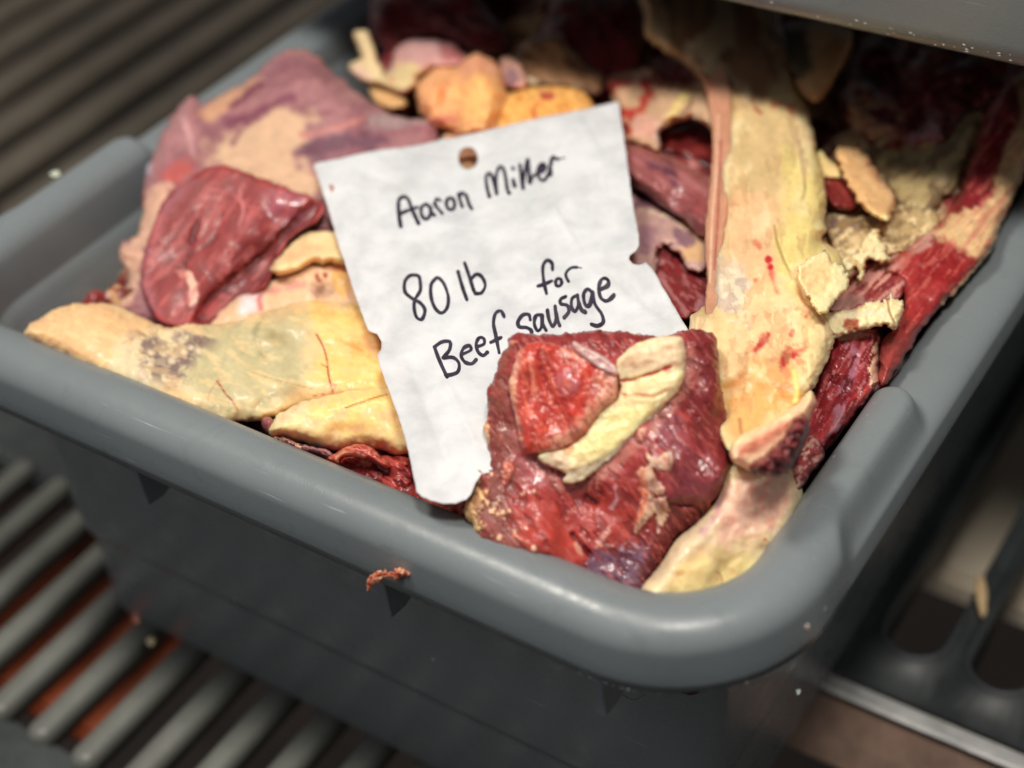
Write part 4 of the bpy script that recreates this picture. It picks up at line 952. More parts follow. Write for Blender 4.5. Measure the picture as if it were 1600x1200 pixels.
slab('corner_fat', zc([(1060, 700), (1080, 620), (1200, 600), (1320, 600), (1380, 690), (1380, 800), (1350, 900), (1300, 1010), (1230, 1110), (1120, 1190), (1000, 1210), (880, 1200), (780, 1180), (750, 1110), (800, 1040), (850, 975), (890, 910), (960, 850), (1010, 800), (1045, 755)]),
     [(1150, 750, 0.000), (1228, 770, -0.009), (1080, 925, -0.018)], T=.013, rw=34, s=2, base=(238, 210, 164), rough=0.0009, rs=24, ragged=1, wet=0.40, grain=0.042, fang=-50, seed=31,
     heights=zc([(1150, 720, .003), (1000, 980, .004), (1250, 760, .003), (1110, 1040, .0)]),
     layers=[P(zc([(1080, 690), (1200, 650), (1330, 680), (1330, 780), (1280, 880), (1180, 900), (1050, 900), (1030, 800)]), (236, 192, 168), s=36, j=16, js=26), P(zc([(800, 1040), (900, 900), (1000, 820), (1060, 860), (1000, 930), (920, 1000), (860, 1080)]), (216, 196, 162), s=20, j=9, wet=.95),
             P(zc([(900, 1020), (1000, 960), (1150, 960), (1200, 1000), (1100, 1110), (950, 1130), (870, 1090)]), (238, 212, 150), s=24, j=10), Dt(zc([(1235, 908, 2.4)]), (200, 70, 50), s=3), Ln(zc([(1080, 1090), (1070, 1050), (1050, 1030)]), 1.4, (210, 170, 110), s=3, h=-.001), Dt(zc([(1055, 1060, 4), (1110, 1030, 5)]), (232, 190, 140), s=6),
             Ln(zc([(1060, 760), (1040, 830), (1000, 880)]), 4, (200, 160, 160), s=9, j=4), N((236, 158, 134), 22, 8, -50, .3, a=.5, s=9, p=zc([(1080, 700), (1330, 700), (1280, 860), (1050, 880)]))],
     label='smooth pink to yellow piece of fat filling the front right corner of the tub', cat='fat', group=FAT)

# ---- right side strips
slab('beef_cut', zq([(660, 700), (700, 620), (730, 560), (760, 470), (800, 340), (850, 325), (930, 305), (985, 310), (1000, 380), (1000, 480), (1010, 540), (960, 600), (900, 660), (840, 740), (790, 790), (760, 830), (700, 820), (660, 780)]),
     [(1280, 690, -0.012), (1300, 530, -0.002), (1375, 540, -0.008)], T=.012, rw=22, s=2, base=(160, 46, 52), rough=.0014, rs=18, ragged=2, wet=.85, grain=.7, fang=-62, seed=32,
     heights=zq([(860, 460, .003), (800, 560, -.003), (900, 380, .002), (780, 700, .002)]),
     layers=[Ln(zq([(880, 380), (890, 450), (860, 540), (830, 640)]), 8, (176, 112, 132), s=12, j=7, wet=1), Ln(zq([(830, 660), (810, 740)]), 7, (150, 110, 124), s=10, j=5), Ln(zq([(920, 330), (930, 400), (920, 460)]), 5, (198, 108, 112), s=8, j=4),
             Ln(zq([(985, 330), (975, 400), (965, 470), (975, 540)]), 6, (232, 196, 164), s=6, j=4, h=.0006), Ln(zq([(900, 590), (940, 560)]), 5, (190, 54, 46), s=6, j=3), Ln(zq([(740, 640), (790, 540), (810, 480)]), 2, (216, 150, 150), s=4, j=2), N((128, 26, 34), 24, 6, -62, .15, s=6), N((214, 130, 130), 20, 3, -60, .45, s=4, a=.6)],
     label='glossy crimson cut with mauve membrane beside the raised end of the right rim', cat='meat', group=CUT)
slab('beef_scrap', zq([(640, 960), (620, 920), (640, 880), (670, 800), (700, 750), (740, 760), (770, 820), (750, 860), (720, 900), (680, 960), (650, 1010), (625, 1010)]),
     [(1245, 760, -0.006), (1270, 690, -0.004), (1280, 720, -0.008)], T=.007, rw=12, s=1.8, base=(140, 56, 58), rough=.0014, rs=10, ragged=2, wet=.9, grain=.6, fang=-55, seed=33,
     layers=[N((190, 140, 130), 9, 4, -40, .1, s=4), Ln(zq([(700, 740), (740, 740), (790, 770)]), 3, (224, 190, 160), s=4, j=3)],
     label='small ragged red scrap with pale flecks touching the right rim', cat='meat', group=CUT)
slab('beef_strip', [(1374, 604), (1374, 560), (1380, 530), (1400, 510), (1412, 470), (1400, 440), (1380, 420), (1400, 398), (1430, 380), (1462, 352), (1490, 318), (1510, 270), (1530, 210), (1548, 160), (1580, 120), (1640, 100), (1650, 200), (1606, 262), (1580, 320), (1560, 362), (1556, 384), (1520, 428), (1470, 480), (1436, 520), (1412, 560), (1392, 592)],
     [(1376, 600, -0.008), (1600, 200, 0.000), (1400, 430, -0.004)], T=.010, rw=26, s=2.4, base=(158, 44, 44), rough=.0014, rs=22, ragged=2.5, wet=.75, grain=.6, fang=-52, seed=34,
     heights=[(1480, 430, .002), (1540, 300, .003)],
     layers=[P([(1440, 380), (1480, 340), (1520, 290), (1560, 250), (1570, 170), (1600, 120), (1660, 100), (1650, 220), (1590, 320), (1556, 386), (1520, 400), (1480, 370)], (206, 172, 128), s=14, j=9, js=16),
             P([(1490, 330), (1510, 270), (1535, 200), (1552, 150), (1590, 130), (1586, 200), (1560, 260), (1552, 300), (1530, 320)], (122, 28, 34), s=12, j=8, js=12), Ln([(1560, 382), (1520, 428), (1476, 476)], 4.5, (232, 206, 156), s=6, j=3),
             Ln([(1540, 384), (1552, 388), (1556, 376)], 4, (130, 100, 72), s=6, j=4), P([(1440, 400), (1480, 378), (1508, 400), (1490, 430), (1440, 440)], (146, 30, 32), s=10, j=6),
             Ln([(1380, 430), (1420, 400), (1450, 380)], 5, (190, 136, 126), s=9, j=5), N((196, 100, 90), 30, 4, -52, .3, s=5, a=.6), Ln([(1385, 545), (1392, 540)], 2.6, (220, 110, 90), s=4), P([(1376, 600), (1378, 545), (1410, 520), (1430, 526), (1400, 586)], (150, 62, 58), s=12, j=6)],
     label='long strip of red beef with a cream fat edge lying along the right rim', cat='meat', group=CUT)
slab('beef_cut', zr([(130, 780), (160, 720), (210, 660), (270, 600), (330, 560), (400, 540), (470, 500), (560, 440), (640, 460), (600, 520), (540, 600), (480, 680), (440, 740), (360, 760), (280, 790), (200, 800)]),
     [(1300, 485, -0.010), (1430, 380, -0.004), (1390, 480, -0.004)], T=.008, rw=18, s=2, base=(156, 74, 72), rough=.0014, rs=18, wet=.8, grain=.9, fang=-46, seed=35,
     layers=[N((196, 140, 128), 36, 5, -46, .05, s=5), N((128, 40, 42), 30, 6, -46, .2, s=5), P(zr([(150, 770), (240, 690), (300, 720), (240, 800)]), (160, 116, 108), s=14, j=8)],
     label='stringy pink and red beef between the cream strip and the torn pale fat', cat='meat', group=CUT)
slab('fat_strip', zr([(120, 790), (170, 780), (240, 775), (300, 750), (360, 735), (385, 745), (380, 715), (395, 740), (415, 700), (428, 730), (465, 735), (468, 780), (445, 830), (425, 858), (390, 840), (340, 850), (280, 860), (220, 880), (175, 892), (140, 860)]),
     [(1292, 500, 0.012), (1400, 490, 0.008), (1320, 520, 0.010)], T=.006, rw=10, s=1.7, base=(232, 208, 162), rough=0.0009, rs=10, ragged=2.5, rag_s=6, wet=0.20, grain=0.035, seed=36,
     layers=[P(zr([(215, 825), (270, 818), (270, 850), (225, 856)]), (178, 96, 66), s=6, j=5), Ln(zr([(140, 800), (220, 800), (330, 790), (400, 800)]), 4, (240, 224, 190), s=8, j=5), Ln(zr([(400, 740), (410, 790), (430, 830)]), 1.6, (170, 140, 90), s=3, h=-.001)],
     label='short torn cream finger of fat pointing at the right rim', cat='fat', group=FAT)
slab('fat_shred', zr([(185, 580), (210, 550), (260, 530), (290, 490), (320, 450), (350, 430), (375, 470), (400, 520), (418, 560), (380, 580), (350, 565), (320, 560), (300, 600), (290, 650), (275, 640), (270, 600), (230, 610)]),
     [(1310, 405, 0.004), (1370, 360, 0.006), (1390, 405, 0.002)], T=.004, rw=7, s=1.7, base=(226, 206, 160), rough=0.0008, rs=10, ragged=4, rag_s=6, wet=0.20, grain=0.035, seed=37, layers=[Dt(zr([(272, 578, 3.5)]), (190, 80, 60), s=4), N((196, 170, 120), 8, 12, 60, .25, s=5, h=-.0005)],
     label='ragged pale shred of fat above the torn cream finger', cat='fat', group=FAT)
slab('membrane_sheet', zr([(130, 430), (150, 370), (210, 360), (300, 380), (360, 400), (440, 330), (520, 330), (600, 350), (620, 420), (560, 470), (500, 520), (430, 540), (380, 560), (250, 560), (170, 560), (150, 480)]),
     [(1295, 360, -0.004), (1440, 340, -0.004), (1370, 395, -0.004)], T=.007, rw=18, s=2.2, base=(186, 160, 116), rough=0.0012, rs=16, ragged=3, wet=0.60, grain=0.105, fang=-30, seed=38,
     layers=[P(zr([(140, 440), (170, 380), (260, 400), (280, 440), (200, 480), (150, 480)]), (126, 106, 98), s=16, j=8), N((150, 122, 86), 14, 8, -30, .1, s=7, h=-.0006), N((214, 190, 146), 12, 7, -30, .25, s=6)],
     label='tan membrane with a grey hollow right of the hanging sheet', cat='fat', group=FAT)
slab('fat_roll', zr([(180, 90), (230, 70), (290, 90), (340, 160), (380, 220), (420, 270), (438, 320), (420, 370), (400, 400), (370, 390), (330, 370), (290, 340), (260, 290), (230, 240), (200, 180)]),
     [(1310, 230, 0.002), (1390, 320, 0.006), (1340, 300, 0.008)], T=.010, rw=16, s=2.2, base=(214, 168, 116), rough=0.0009, rs=14, ragged=3, rag_s=8, wet=0.20, grain=0.070, seed=39,
     layers=[Ln(zr([(300, 350), (350, 370), (400, 390)]), 5, (234, 210, 150), s=7, j=5), Ln(zr([(320, 150), (400, 260), (430, 320)]), 5, (196, 140, 104), s=10, j=4), N((232, 190, 140), 16, 6, 50, .2, s=6, a=.5)],
     label='peach roll of fat with a torn end right of the hanging sheet', cat='fat', group=FAT)
slab('fat_scrap', zr([(90, 130), (110, 90), (150, 130), (190, 170), (205, 210), (150, 215), (100, 215)]), [(1275, 250, 0.004), (1300, 245, 0.004), (1300, 275, 0.004)], T=.005, s=1.9, base=(222, 190, 132), wet=0.20, seed=40,
     label='small yellow triangle of fat between the sheet and the peach roll', cat='fat', group=FAT)
slab('beef_nugget', zr([(85, 235), (110, 215), (160, 212), (210, 220), (250, 260), (275, 300), (270, 340), (230, 355), (180, 340), (140, 310), (100, 275)]), [(1275, 290, 0.000), (1330, 290, 0.000), (1310, 325, 0.000)], T=.008, rw=12, s=1.9, base=(116, 34, 34), rough=.001, rs=12, wet=.95, grain=.3, seed=41,
     layers=[Dt(zr([(150, 232, 1.5)]), (190, 130, 120), s=2), Ln(zr([(200, 250), (240, 300)]), 4, (138, 54, 48), s=8)],
     label='glossy dark red nugget of beef below the yellow triangle of fat', cat='meat', group=CUT)
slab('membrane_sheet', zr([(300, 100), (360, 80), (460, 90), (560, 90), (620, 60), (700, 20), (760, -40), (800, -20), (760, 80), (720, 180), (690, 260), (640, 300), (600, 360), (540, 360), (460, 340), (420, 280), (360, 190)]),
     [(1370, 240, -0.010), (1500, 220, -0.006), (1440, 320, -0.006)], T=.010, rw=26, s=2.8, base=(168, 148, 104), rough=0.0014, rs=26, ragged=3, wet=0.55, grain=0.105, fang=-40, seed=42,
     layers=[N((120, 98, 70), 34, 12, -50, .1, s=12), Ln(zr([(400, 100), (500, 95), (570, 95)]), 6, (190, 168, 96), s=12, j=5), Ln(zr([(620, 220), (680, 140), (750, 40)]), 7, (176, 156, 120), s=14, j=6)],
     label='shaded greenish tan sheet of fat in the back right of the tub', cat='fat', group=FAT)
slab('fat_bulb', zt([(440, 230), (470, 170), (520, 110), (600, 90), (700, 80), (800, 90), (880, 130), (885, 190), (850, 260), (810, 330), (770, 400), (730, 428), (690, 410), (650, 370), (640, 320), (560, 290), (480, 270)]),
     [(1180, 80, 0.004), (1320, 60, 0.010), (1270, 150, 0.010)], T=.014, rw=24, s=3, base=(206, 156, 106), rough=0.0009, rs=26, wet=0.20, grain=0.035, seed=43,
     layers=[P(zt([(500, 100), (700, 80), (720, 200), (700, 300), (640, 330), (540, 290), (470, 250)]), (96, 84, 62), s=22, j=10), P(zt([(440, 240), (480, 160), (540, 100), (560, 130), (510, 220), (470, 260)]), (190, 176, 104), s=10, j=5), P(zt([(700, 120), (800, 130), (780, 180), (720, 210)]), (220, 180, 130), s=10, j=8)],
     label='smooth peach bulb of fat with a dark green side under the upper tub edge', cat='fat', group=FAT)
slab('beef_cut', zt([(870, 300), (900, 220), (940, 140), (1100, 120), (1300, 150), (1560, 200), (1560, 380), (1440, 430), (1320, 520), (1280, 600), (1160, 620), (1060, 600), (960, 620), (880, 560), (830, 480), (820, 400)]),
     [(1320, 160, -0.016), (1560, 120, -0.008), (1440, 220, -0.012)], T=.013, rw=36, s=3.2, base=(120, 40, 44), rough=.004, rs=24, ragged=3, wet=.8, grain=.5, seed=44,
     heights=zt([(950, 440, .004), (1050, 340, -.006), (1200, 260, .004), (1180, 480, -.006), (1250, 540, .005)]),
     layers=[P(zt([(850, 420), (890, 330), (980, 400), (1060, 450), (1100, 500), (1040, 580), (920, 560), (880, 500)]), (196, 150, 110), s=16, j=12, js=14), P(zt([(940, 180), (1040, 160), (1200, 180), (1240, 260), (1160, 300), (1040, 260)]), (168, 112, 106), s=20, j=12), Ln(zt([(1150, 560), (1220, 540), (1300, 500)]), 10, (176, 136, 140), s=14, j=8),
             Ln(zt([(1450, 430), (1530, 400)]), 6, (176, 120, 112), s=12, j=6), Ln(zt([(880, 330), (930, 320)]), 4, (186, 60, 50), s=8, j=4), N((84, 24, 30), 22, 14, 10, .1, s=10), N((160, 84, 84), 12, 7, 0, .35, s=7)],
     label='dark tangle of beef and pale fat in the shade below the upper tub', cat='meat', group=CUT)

# ---- the big chunk on the note, at the front
chunk = slab('beef_chunk', zc([(235, 135), (268, 104), (330, 104), (430, 106), (520, 96), (600, 92), (700, 96), (790, 116), (860, 108), (920, 90), (1000, 92), (1036, 112), (1055, 160), (1060, 260), (1076, 380), (1104, 520), (1110, 600), (1090, 680), (1045, 755), (1010, 800), (960, 850), (890, 910), (850, 980), (800, 1050), (780, 1110), (770, 1200), (600, 1200), (400, 1120), (250, 1030), (120, 930), (90, 850), (64, 800), (80, 740), (104, 690), (100, 620), (148, 596), (152, 540), (138, 470), (155, 420), (153, 330), (172, 285), (202, 205), (226, 165)]),
     [(1040, 520, 0.034), (930, 890, -0.021), (760, 660, 0.015)], T=.018, rw=30, s=1.6, base=(160, 54, 52), rough=.0013, rs=50, ragged=2.5, rag_s=10, wet=.6, grain=.45, fang=52, fstretch=4, edge=.5, seed=45,
     heights=zc([(300, 130, -.002), (700, 130, -.002), (850, 700, .004), (1000, 620, .004), (1000, 300, .000), (1070, 500, -.004), (560, 760, -.005), (480, 850, -.004), (650, 700, .001), (380, 900, .004), (300, 800, .000), (200, 700, -.002), (180, 400, -.004), (700, 900, -.002), (900, 830, -.004), (820, 580, .005), (650, 1030, -.003)]),
     layers=[P(zc([(130, 880), (60, 800), (90, 600), (150, 560), (140, 420), (170, 270), (230, 150), (290, 150), (260, 300), (270, 500), (300, 640), (250, 760), (300, 900), (260, 960)]), (140, 72, 62), s=26, j=16, js=18, wet=.4, g=.3),
             P(zc([(230, 130), (270, 95), (600, 85), (780, 110), (900, 90), (880, 130), (700, 150), (560, 170), (430, 150), (300, 150)]), (138, 46, 46), s=14, j=9, js=10, g=.4),
             P(zc([(920, 90), (1010, 80), (1060, 130), (1070, 300), (1120, 540), (1100, 690), (1010, 810), (920, 790), (840, 750), (870, 640), (930, 520), (930, 330), (930, 200)]), (124, 38, 42), s=24, j=12, js=22),
             P(zc([(850, 770), (960, 790), (1000, 800), (900, 900), (800, 1040), (740, 980), (780, 880)]), (106, 30, 36), s=20, j=12, js=16),
             P(zc([(290, 740), (380, 700), (460, 800), (540, 960), (480, 1010), (380, 940), (270, 860)]), (176, 60, 50), s=20, j=12, js=14), P(zc([(480, 760), (560, 720), (720, 700), (740, 820), (680, 900), (560, 920), (500, 860)]), (168, 58, 50), s=22, j=14, js=14),
             P(zc([(570, 950), (640, 930), (700, 910), (760, 960), (790, 1010), (770, 1110), (680, 1090), (580, 1040), (550, 990)]), (116, 80, 100), s=16, j=12, js=12, wet=.95),
             P(zc([(290, 560), (400, 620), (500, 690), (440, 720), (340, 700), (290, 640)]), (164, 74, 78), s=16, j=10, js=12, wet=.95),
             P(zc([(820, 440), (860, 400), (900, 440), (920, 540), (880, 600), (840, 560), (800, 500)]), (150, 84, 96), s=16, j=10, js=10, wet=1, a=.8),
             P(zc([(860, 600), (960, 560), (1040, 600), (1020, 700), (920, 740), (850, 700)]), (148, 68, 76), s=30, j=14, js=14, wet=1, a=.7),
             P(zc([(765, 570), (800, 590), (860, 560), (868, 600), (850, 640), (800, 625), (775, 610)]), (222, 190, 164), s=3, j=2.5, js=6, h=.0009, wet=.6), Ln(zc([(800, 480), (790, 540), (800, 590)]), 3, (196, 150, 146), s=6, j=4),
             P(zc([(735, 480), (770, 470), (770, 500), (745, 530), (725, 525)]), (226, 170, 146), s=4, j=3, h=.0008),
             P(zc([(736, 640), (780, 620), (800, 660), (830, 700), (830, 730), (790, 710), (760, 690)]), (216, 176, 150), s=3.5, j=3, js=6, h=.0009), P(zc([(760, 720), (780, 700), (800, 740), (840, 735), (855, 780), (840, 830), (820, 850), (800, 800), (770, 830), (740, 870), (724, 860), (740, 800)]), (222, 186, 158), s=3.5, j=3, js=6, h=.001, wet=.7),
             Ln(zc([(820, 840), (815, 870)]), 2, (210, 180, 170), s=4), Ln(zc([(750, 640), (760, 740), (735, 830)]), 3, (214, 124, 92), s=7, j=4),
             P(zc([(575, 930), (600, 880), (620, 850), (635, 870), (615, 910), (640, 925), (600, 935)]), (206, 150, 140), s=5, j=4, h=.0006), Ln(zc([(650, 700), (660, 740), (640, 780)]), 2.4, (196, 140, 150), s=5, j=4, wet=1), Ln(zc([(590, 640), (580, 690), (590, 730)]), 1.5, (200, 130, 120), s=4, j=2),
             Ln(zc([(680, 930), (700, 905), (740, 930)]), 2, (186, 150, 160), s=5, j=4), Ln(zc([(850, 762), (900, 770), (950, 775), (985, 800)]), 1.8, (74, 18, 24), s=4, j=1.5, h=-.0016), Ln(zc([(490, 880), (530, 930), (560, 960)]), 2.6, (110, 26, 30), s=6, j=2, h=-.0022), Ln(zc([(540, 740), (580, 760)]), 3, (100, 24, 28), s=8, h=-.002),
             P(zc([(140, 700), (100, 600), (60, 800), (110, 850), (150, 860), (130, 800), (150, 760), (170, 690)]), (226, 184, 130), s=6, j=8, js=7, h=.0008, g=.05, wet=.4), P(zc([(135, 430), (165, 440), (168, 520), (150, 570)]), (224, 172, 126), s=5, j=4, js=8, h=.0006),
             P(zc([(230, 620), (255, 600), (262, 640), (240, 690), (225, 680)]), (206, 120, 100), s=5, j=4, h=.0008), Dt(zc([(170, 760, 4), (195, 765, 5), (185, 790, 3.5), (228, 795, 4), (205, 800, 2.5), (160, 730, 4)]), (222, 178, 140), s=3, j=3, js=5, h=.0007),
             P(zc([(230, 145), (260, 135), (275, 150), (240, 165)]), (206, 132, 106), s=4, j=3, h=.0006), P(zc([(700, 100), (770, 82), (785, 105), (740, 118)]), (214, 176, 150), s=4, j=3, h=.0006),
             Ln(zc([(270, 880), (330, 910), (350, 935)]), 2.6, (214, 130, 104), s=5, j=3, h=.0006), Dt(zc([(345, 932, 4), (215, 890, 3)]), (230, 190, 160), s=3, j=2, h=.0005), P(zc([(500, 910), (520, 930), (525, 955), (505, 945)]), (206, 150, 130), s=4, j=3),
             Ln(zc([(930, 190), (920, 310), (860, 400), (760, 500), (640, 620), (500, 700), (440, 690), (350, 600)]), 7, (196, 130, 116), s=14, j=6, js=8, a=.7), Dt(zc([(100, 620, 1.4), (302, 725, 2.6), (292, 831, 1.4), (181, 652, 2.6), (171, 757, 1.4), (273, 863, 2.6), (263, 684, 1.4), (252, 789, 2.6), (142, 895, 1.4), (344, 716, 2.6), (234, 821, 1.4), (223, 642, 2.6), (213, 748, 1.4), (315, 853, 2.6), (305, 674, 1.4), (194, 780, 2.6), (184, 885, 1.4)]), (226, 190, 160), s=2, j=1.5, js=4, h=.0004),
             N((190, 96, 86), 22, 4, 52, .42, a=.5, s=7), N((112, 30, 34), 26, 10, 50, .28, a=.5, s=12, h=-.0005)],
     label='big dark red chunk of beef resting on the lower half of the note', cat='meat', group=CUT)
CH = [(1040, 520, 0.040), (930, 890, -0.008), (760, 660, 0.020)]
slab('round_muscle', zc([(252, 262), (262, 210), (285, 162), (335, 136), (400, 140), (470, 158), (540, 180), (620, 222), (655, 246), (667, 290), (662, 356), (612, 402), (562, 462), (512, 520), (442, 556), (370, 572), (300, 566), (282, 532), (268, 460), (256, 400), (240, 330), (238, 285)]),
     [(p[0], p[1], p[2] + .0125) for p in [(1040, 520, 0.034), (930, 890, -0.021), (760, 660, 0.015)]], T=.0035, rw=22, s=1.6, base=(192, 66, 52), rough=.0006, rs=22, ragged=1.5, rag_s=8, wet=.9, grain=.5, fang=75, fstretch=3, seed=46, parent=chunk,
     heights=zc([(330, 200, .001), (380, 280, -.0015), (460, 300, .0018), (340, 450, .001), (520, 400, .0015), (400, 400, -.001)]),
     layers=[P(zc([(240, 250), (285, 160), (300, 170), (275, 260), (262, 330), (275, 430), (290, 560), (270, 540), (238, 330)]), (228, 162, 140), s=8, j=4, js=8), Ln(zc([(240, 270), (250, 330), (262, 370)]), 5, (230, 170, 140), s=6, j=3),
             P(zc([(440, 160), (540, 180), (640, 235), (665, 290), (640, 300), (560, 260), (470, 215)]), (222, 176, 164), s=12, j=7, js=9), P(zc([(560, 260), (660, 290), (655, 360), (560, 460), (440, 555), (330, 570), (340, 540), (430, 500), (520, 420), (570, 340)]), (222, 160, 136), s=18, j=10, js=10),
             P(zc([(480, 210), (560, 210), (590, 250), (540, 320), (530, 420), (480, 400), (510, 300)]), (204, 62, 44), s=14, j=9, js=8), P(zc([(420, 270), (460, 240), (510, 280), (500, 340), (450, 350), (420, 320)]), (182, 90, 92), s=10, j=6, wet=1, h=.0008),
             Ln(zc([(370, 160), (365, 240), (395, 320), (420, 380)]), 4, (168, 44, 42), s=7, j=4, h=-.001), Ln(zc([(320, 200), (330, 280), (340, 340)]), 2.4, (226, 140, 116), s=5, j=3), Ln(zc([(300, 380), (360, 470), (460, 460)]), 6, (206, 76, 54), s=10, j=8, js=8),
             Ln(zc([(295, 550), (400, 545)]), 4, (206, 66, 48), s=8, j=4), N((220, 120, 94), 18, 5, 70, .25, a=.5, s=8), N((158, 36, 36), 14, 6, 60, .3, a=.5, s=8, h=-.0003)],
     label='round bright red muscle section with pale pink rim')
slab('fat_cap', zc([(660, 258), (656, 225), (672, 190), (720, 152), (800, 122), (880, 108), (918, 124), (930, 200), (916, 300), (872, 362), (800, 432), (742, 492), (682, 558), (602, 622), (545, 668), (490, 690), (450, 678), (462, 650), (380, 612), (354, 590), (362, 570), (442, 552), (512, 516), (562, 458), (612, 398), (662, 352), (672, 300)]),
     [(p[0], p[1], p[2] + .0125) for p in [(1040, 520, 0.034), (930, 890, -0.021), (760, 660, 0.015)]], T=.003, rw=20, s=1.6, base=(238, 212, 164), rough=0.0006, rs=16, ragged=1.6, rag_s=8, wet=0.25, grain=0.028, fang=-40, seed=47, parent=chunk,
     heights=zc([(780, 180, .0012), (700, 280, -.0018), (780, 330, .0008)]),
     layers=[P(zc([(660, 200), (800, 125), (920, 120), (925, 220), (800, 240), (680, 270)]), (232, 204, 168), s=12, j=6), P(zc([(520, 540), (640, 420), (800, 380), (760, 460), (640, 560), (560, 600)]), (244, 222, 160), s=20, j=9), P(zc([(450, 680), (470, 640), (620, 580), (740, 480), (800, 420), (760, 490), (600, 630), (490, 692)]), (206, 186, 156), s=6, j=4, h=-.0006),
             P(zc([(360, 575), (440, 560), (470, 590), (460, 640), (380, 612)]), (220, 190, 160), s=10, j=6, h=-.0005), Ln(zc([(664, 262), (668, 285), (720, 284), (780, 264), (830, 248), (866, 232)]), 2.0, (186, 56, 54), s=4, j=1.5, h=-.0016), Dt(zc([(850, 238, 5)]), (206, 90, 80), s=7, j=3),
             Ln(zc([(665, 270), (672, 330), (690, 340)]), 2.4, (200, 90, 80), s=5, j=2), Ln(zc([(690, 350), (740, 345), (800, 350), (850, 330)]), 1.4, (226, 180, 130), s=4, j=2, h=-.0008), Ln(zc([(840, 110), (900, 108)]), 2, (196, 70, 64), s=4), P(zc([(460, 540), (490, 545), (480, 570), (455, 570)]), (232, 164, 120), s=5, j=3)],
     label='cream yellow cap of fat with a red crease')
slab('sinew', zc([(486, 140), (500, 136), (560, 165), (620, 200), (655, 232), (665, 262), (640, 262), (590, 240), (540, 205), (505, 180), (490, 158)]),
     [(p[0], p[1], p[2] + .0150) for p in [(1040, 520, 0.034), (930, 890, -0.021), (760, 660, 0.015)]], T=.0015, rw=5, s=1.5, base=(216, 180, 176), rough=.0005, rs=10, ragged=1, wet=.9, grain=.3, fang=30, seed=48, parent=chunk,
     layers=[Ln(zc([(500, 150), (580, 195), (640, 240)]), 1.6, (190, 140, 130), s=4)], label='pale silvery sinew')
# ------------------------------------------------------------------ the handwritten paper
CARD_POLY = [(490, 258), (560, 242), (640, 226), (730, 208), (820, 191), (900, 175), (966, 159), (972, 200), (980, 255), (990, 320), (999, 384), (997, 398)]
CARD_PL = plane_of([(490, 258, 0.014), (966, 159, 0.018), (690, 770, 0.012)])
def card_wave(x, y):
    h = 0.0012 * fbm(x / 150, y / 150, 91, 2) + 0.0003 * fbm(x / 40, y / 40, 92, 3)
    # soft crease running from the torn notch to the lower left
    d = ((x - 1000) * 0.50 + (y - 405) * 0.866)
    h = h + 0.0022 * np.exp(-(d / 26.0) ** 2) * sstep(780, 960, x) - 0.003 * sstep(0, 120, d) * sstep(780, 960, x)
    # the lower tongue bends up a little and its left margin rolls
    h = h - 0.004 * sstep(600, 800, y) * sstep(760, 640, x) + 0.0016 * np.exp(-((x - 640 - (y - 640) * 0.2) / 26.0) ** 2) * sstep(560, 700, y)
    for (ax, ay, bx, by, amp, w) in ((868, 330, 905, 392, .0005, 5), (700, 600, 740, 690, .0006, 7), (640, 560, 700, 720, -.0006, 9), (905, 190, 940, 250, .0004, 6), (940, 440, 1040, 500, .0006, 8), (560, 270, 640, 300, -.0003, 6)):
        d2 = seg_dist(x, y, [(ax, ay), (bx, by)], False); h = h + amp * np.exp(-(d2 / w) ** 2)
    # pressed down under the chunk of beef
    h = h - 0.012 * sstep(0, 90, x - 790) * sstep(0, 80, y - 555)
    # dent round the punched hole
    h = h - 0.0009 * np.exp(-((x - 715) ** 2 / 900 + (y - 300) ** 2 / 4200))
    return h
def card_pos(x, y, lift=0.0):
    p = on_plane(x, y, CARD_PL); n = CARD_PL[1] if CARD_PL[1][2] > 0 else -CARD_PL[1]
    return p + n * (card_wave(x, y) + lift)[..., None]
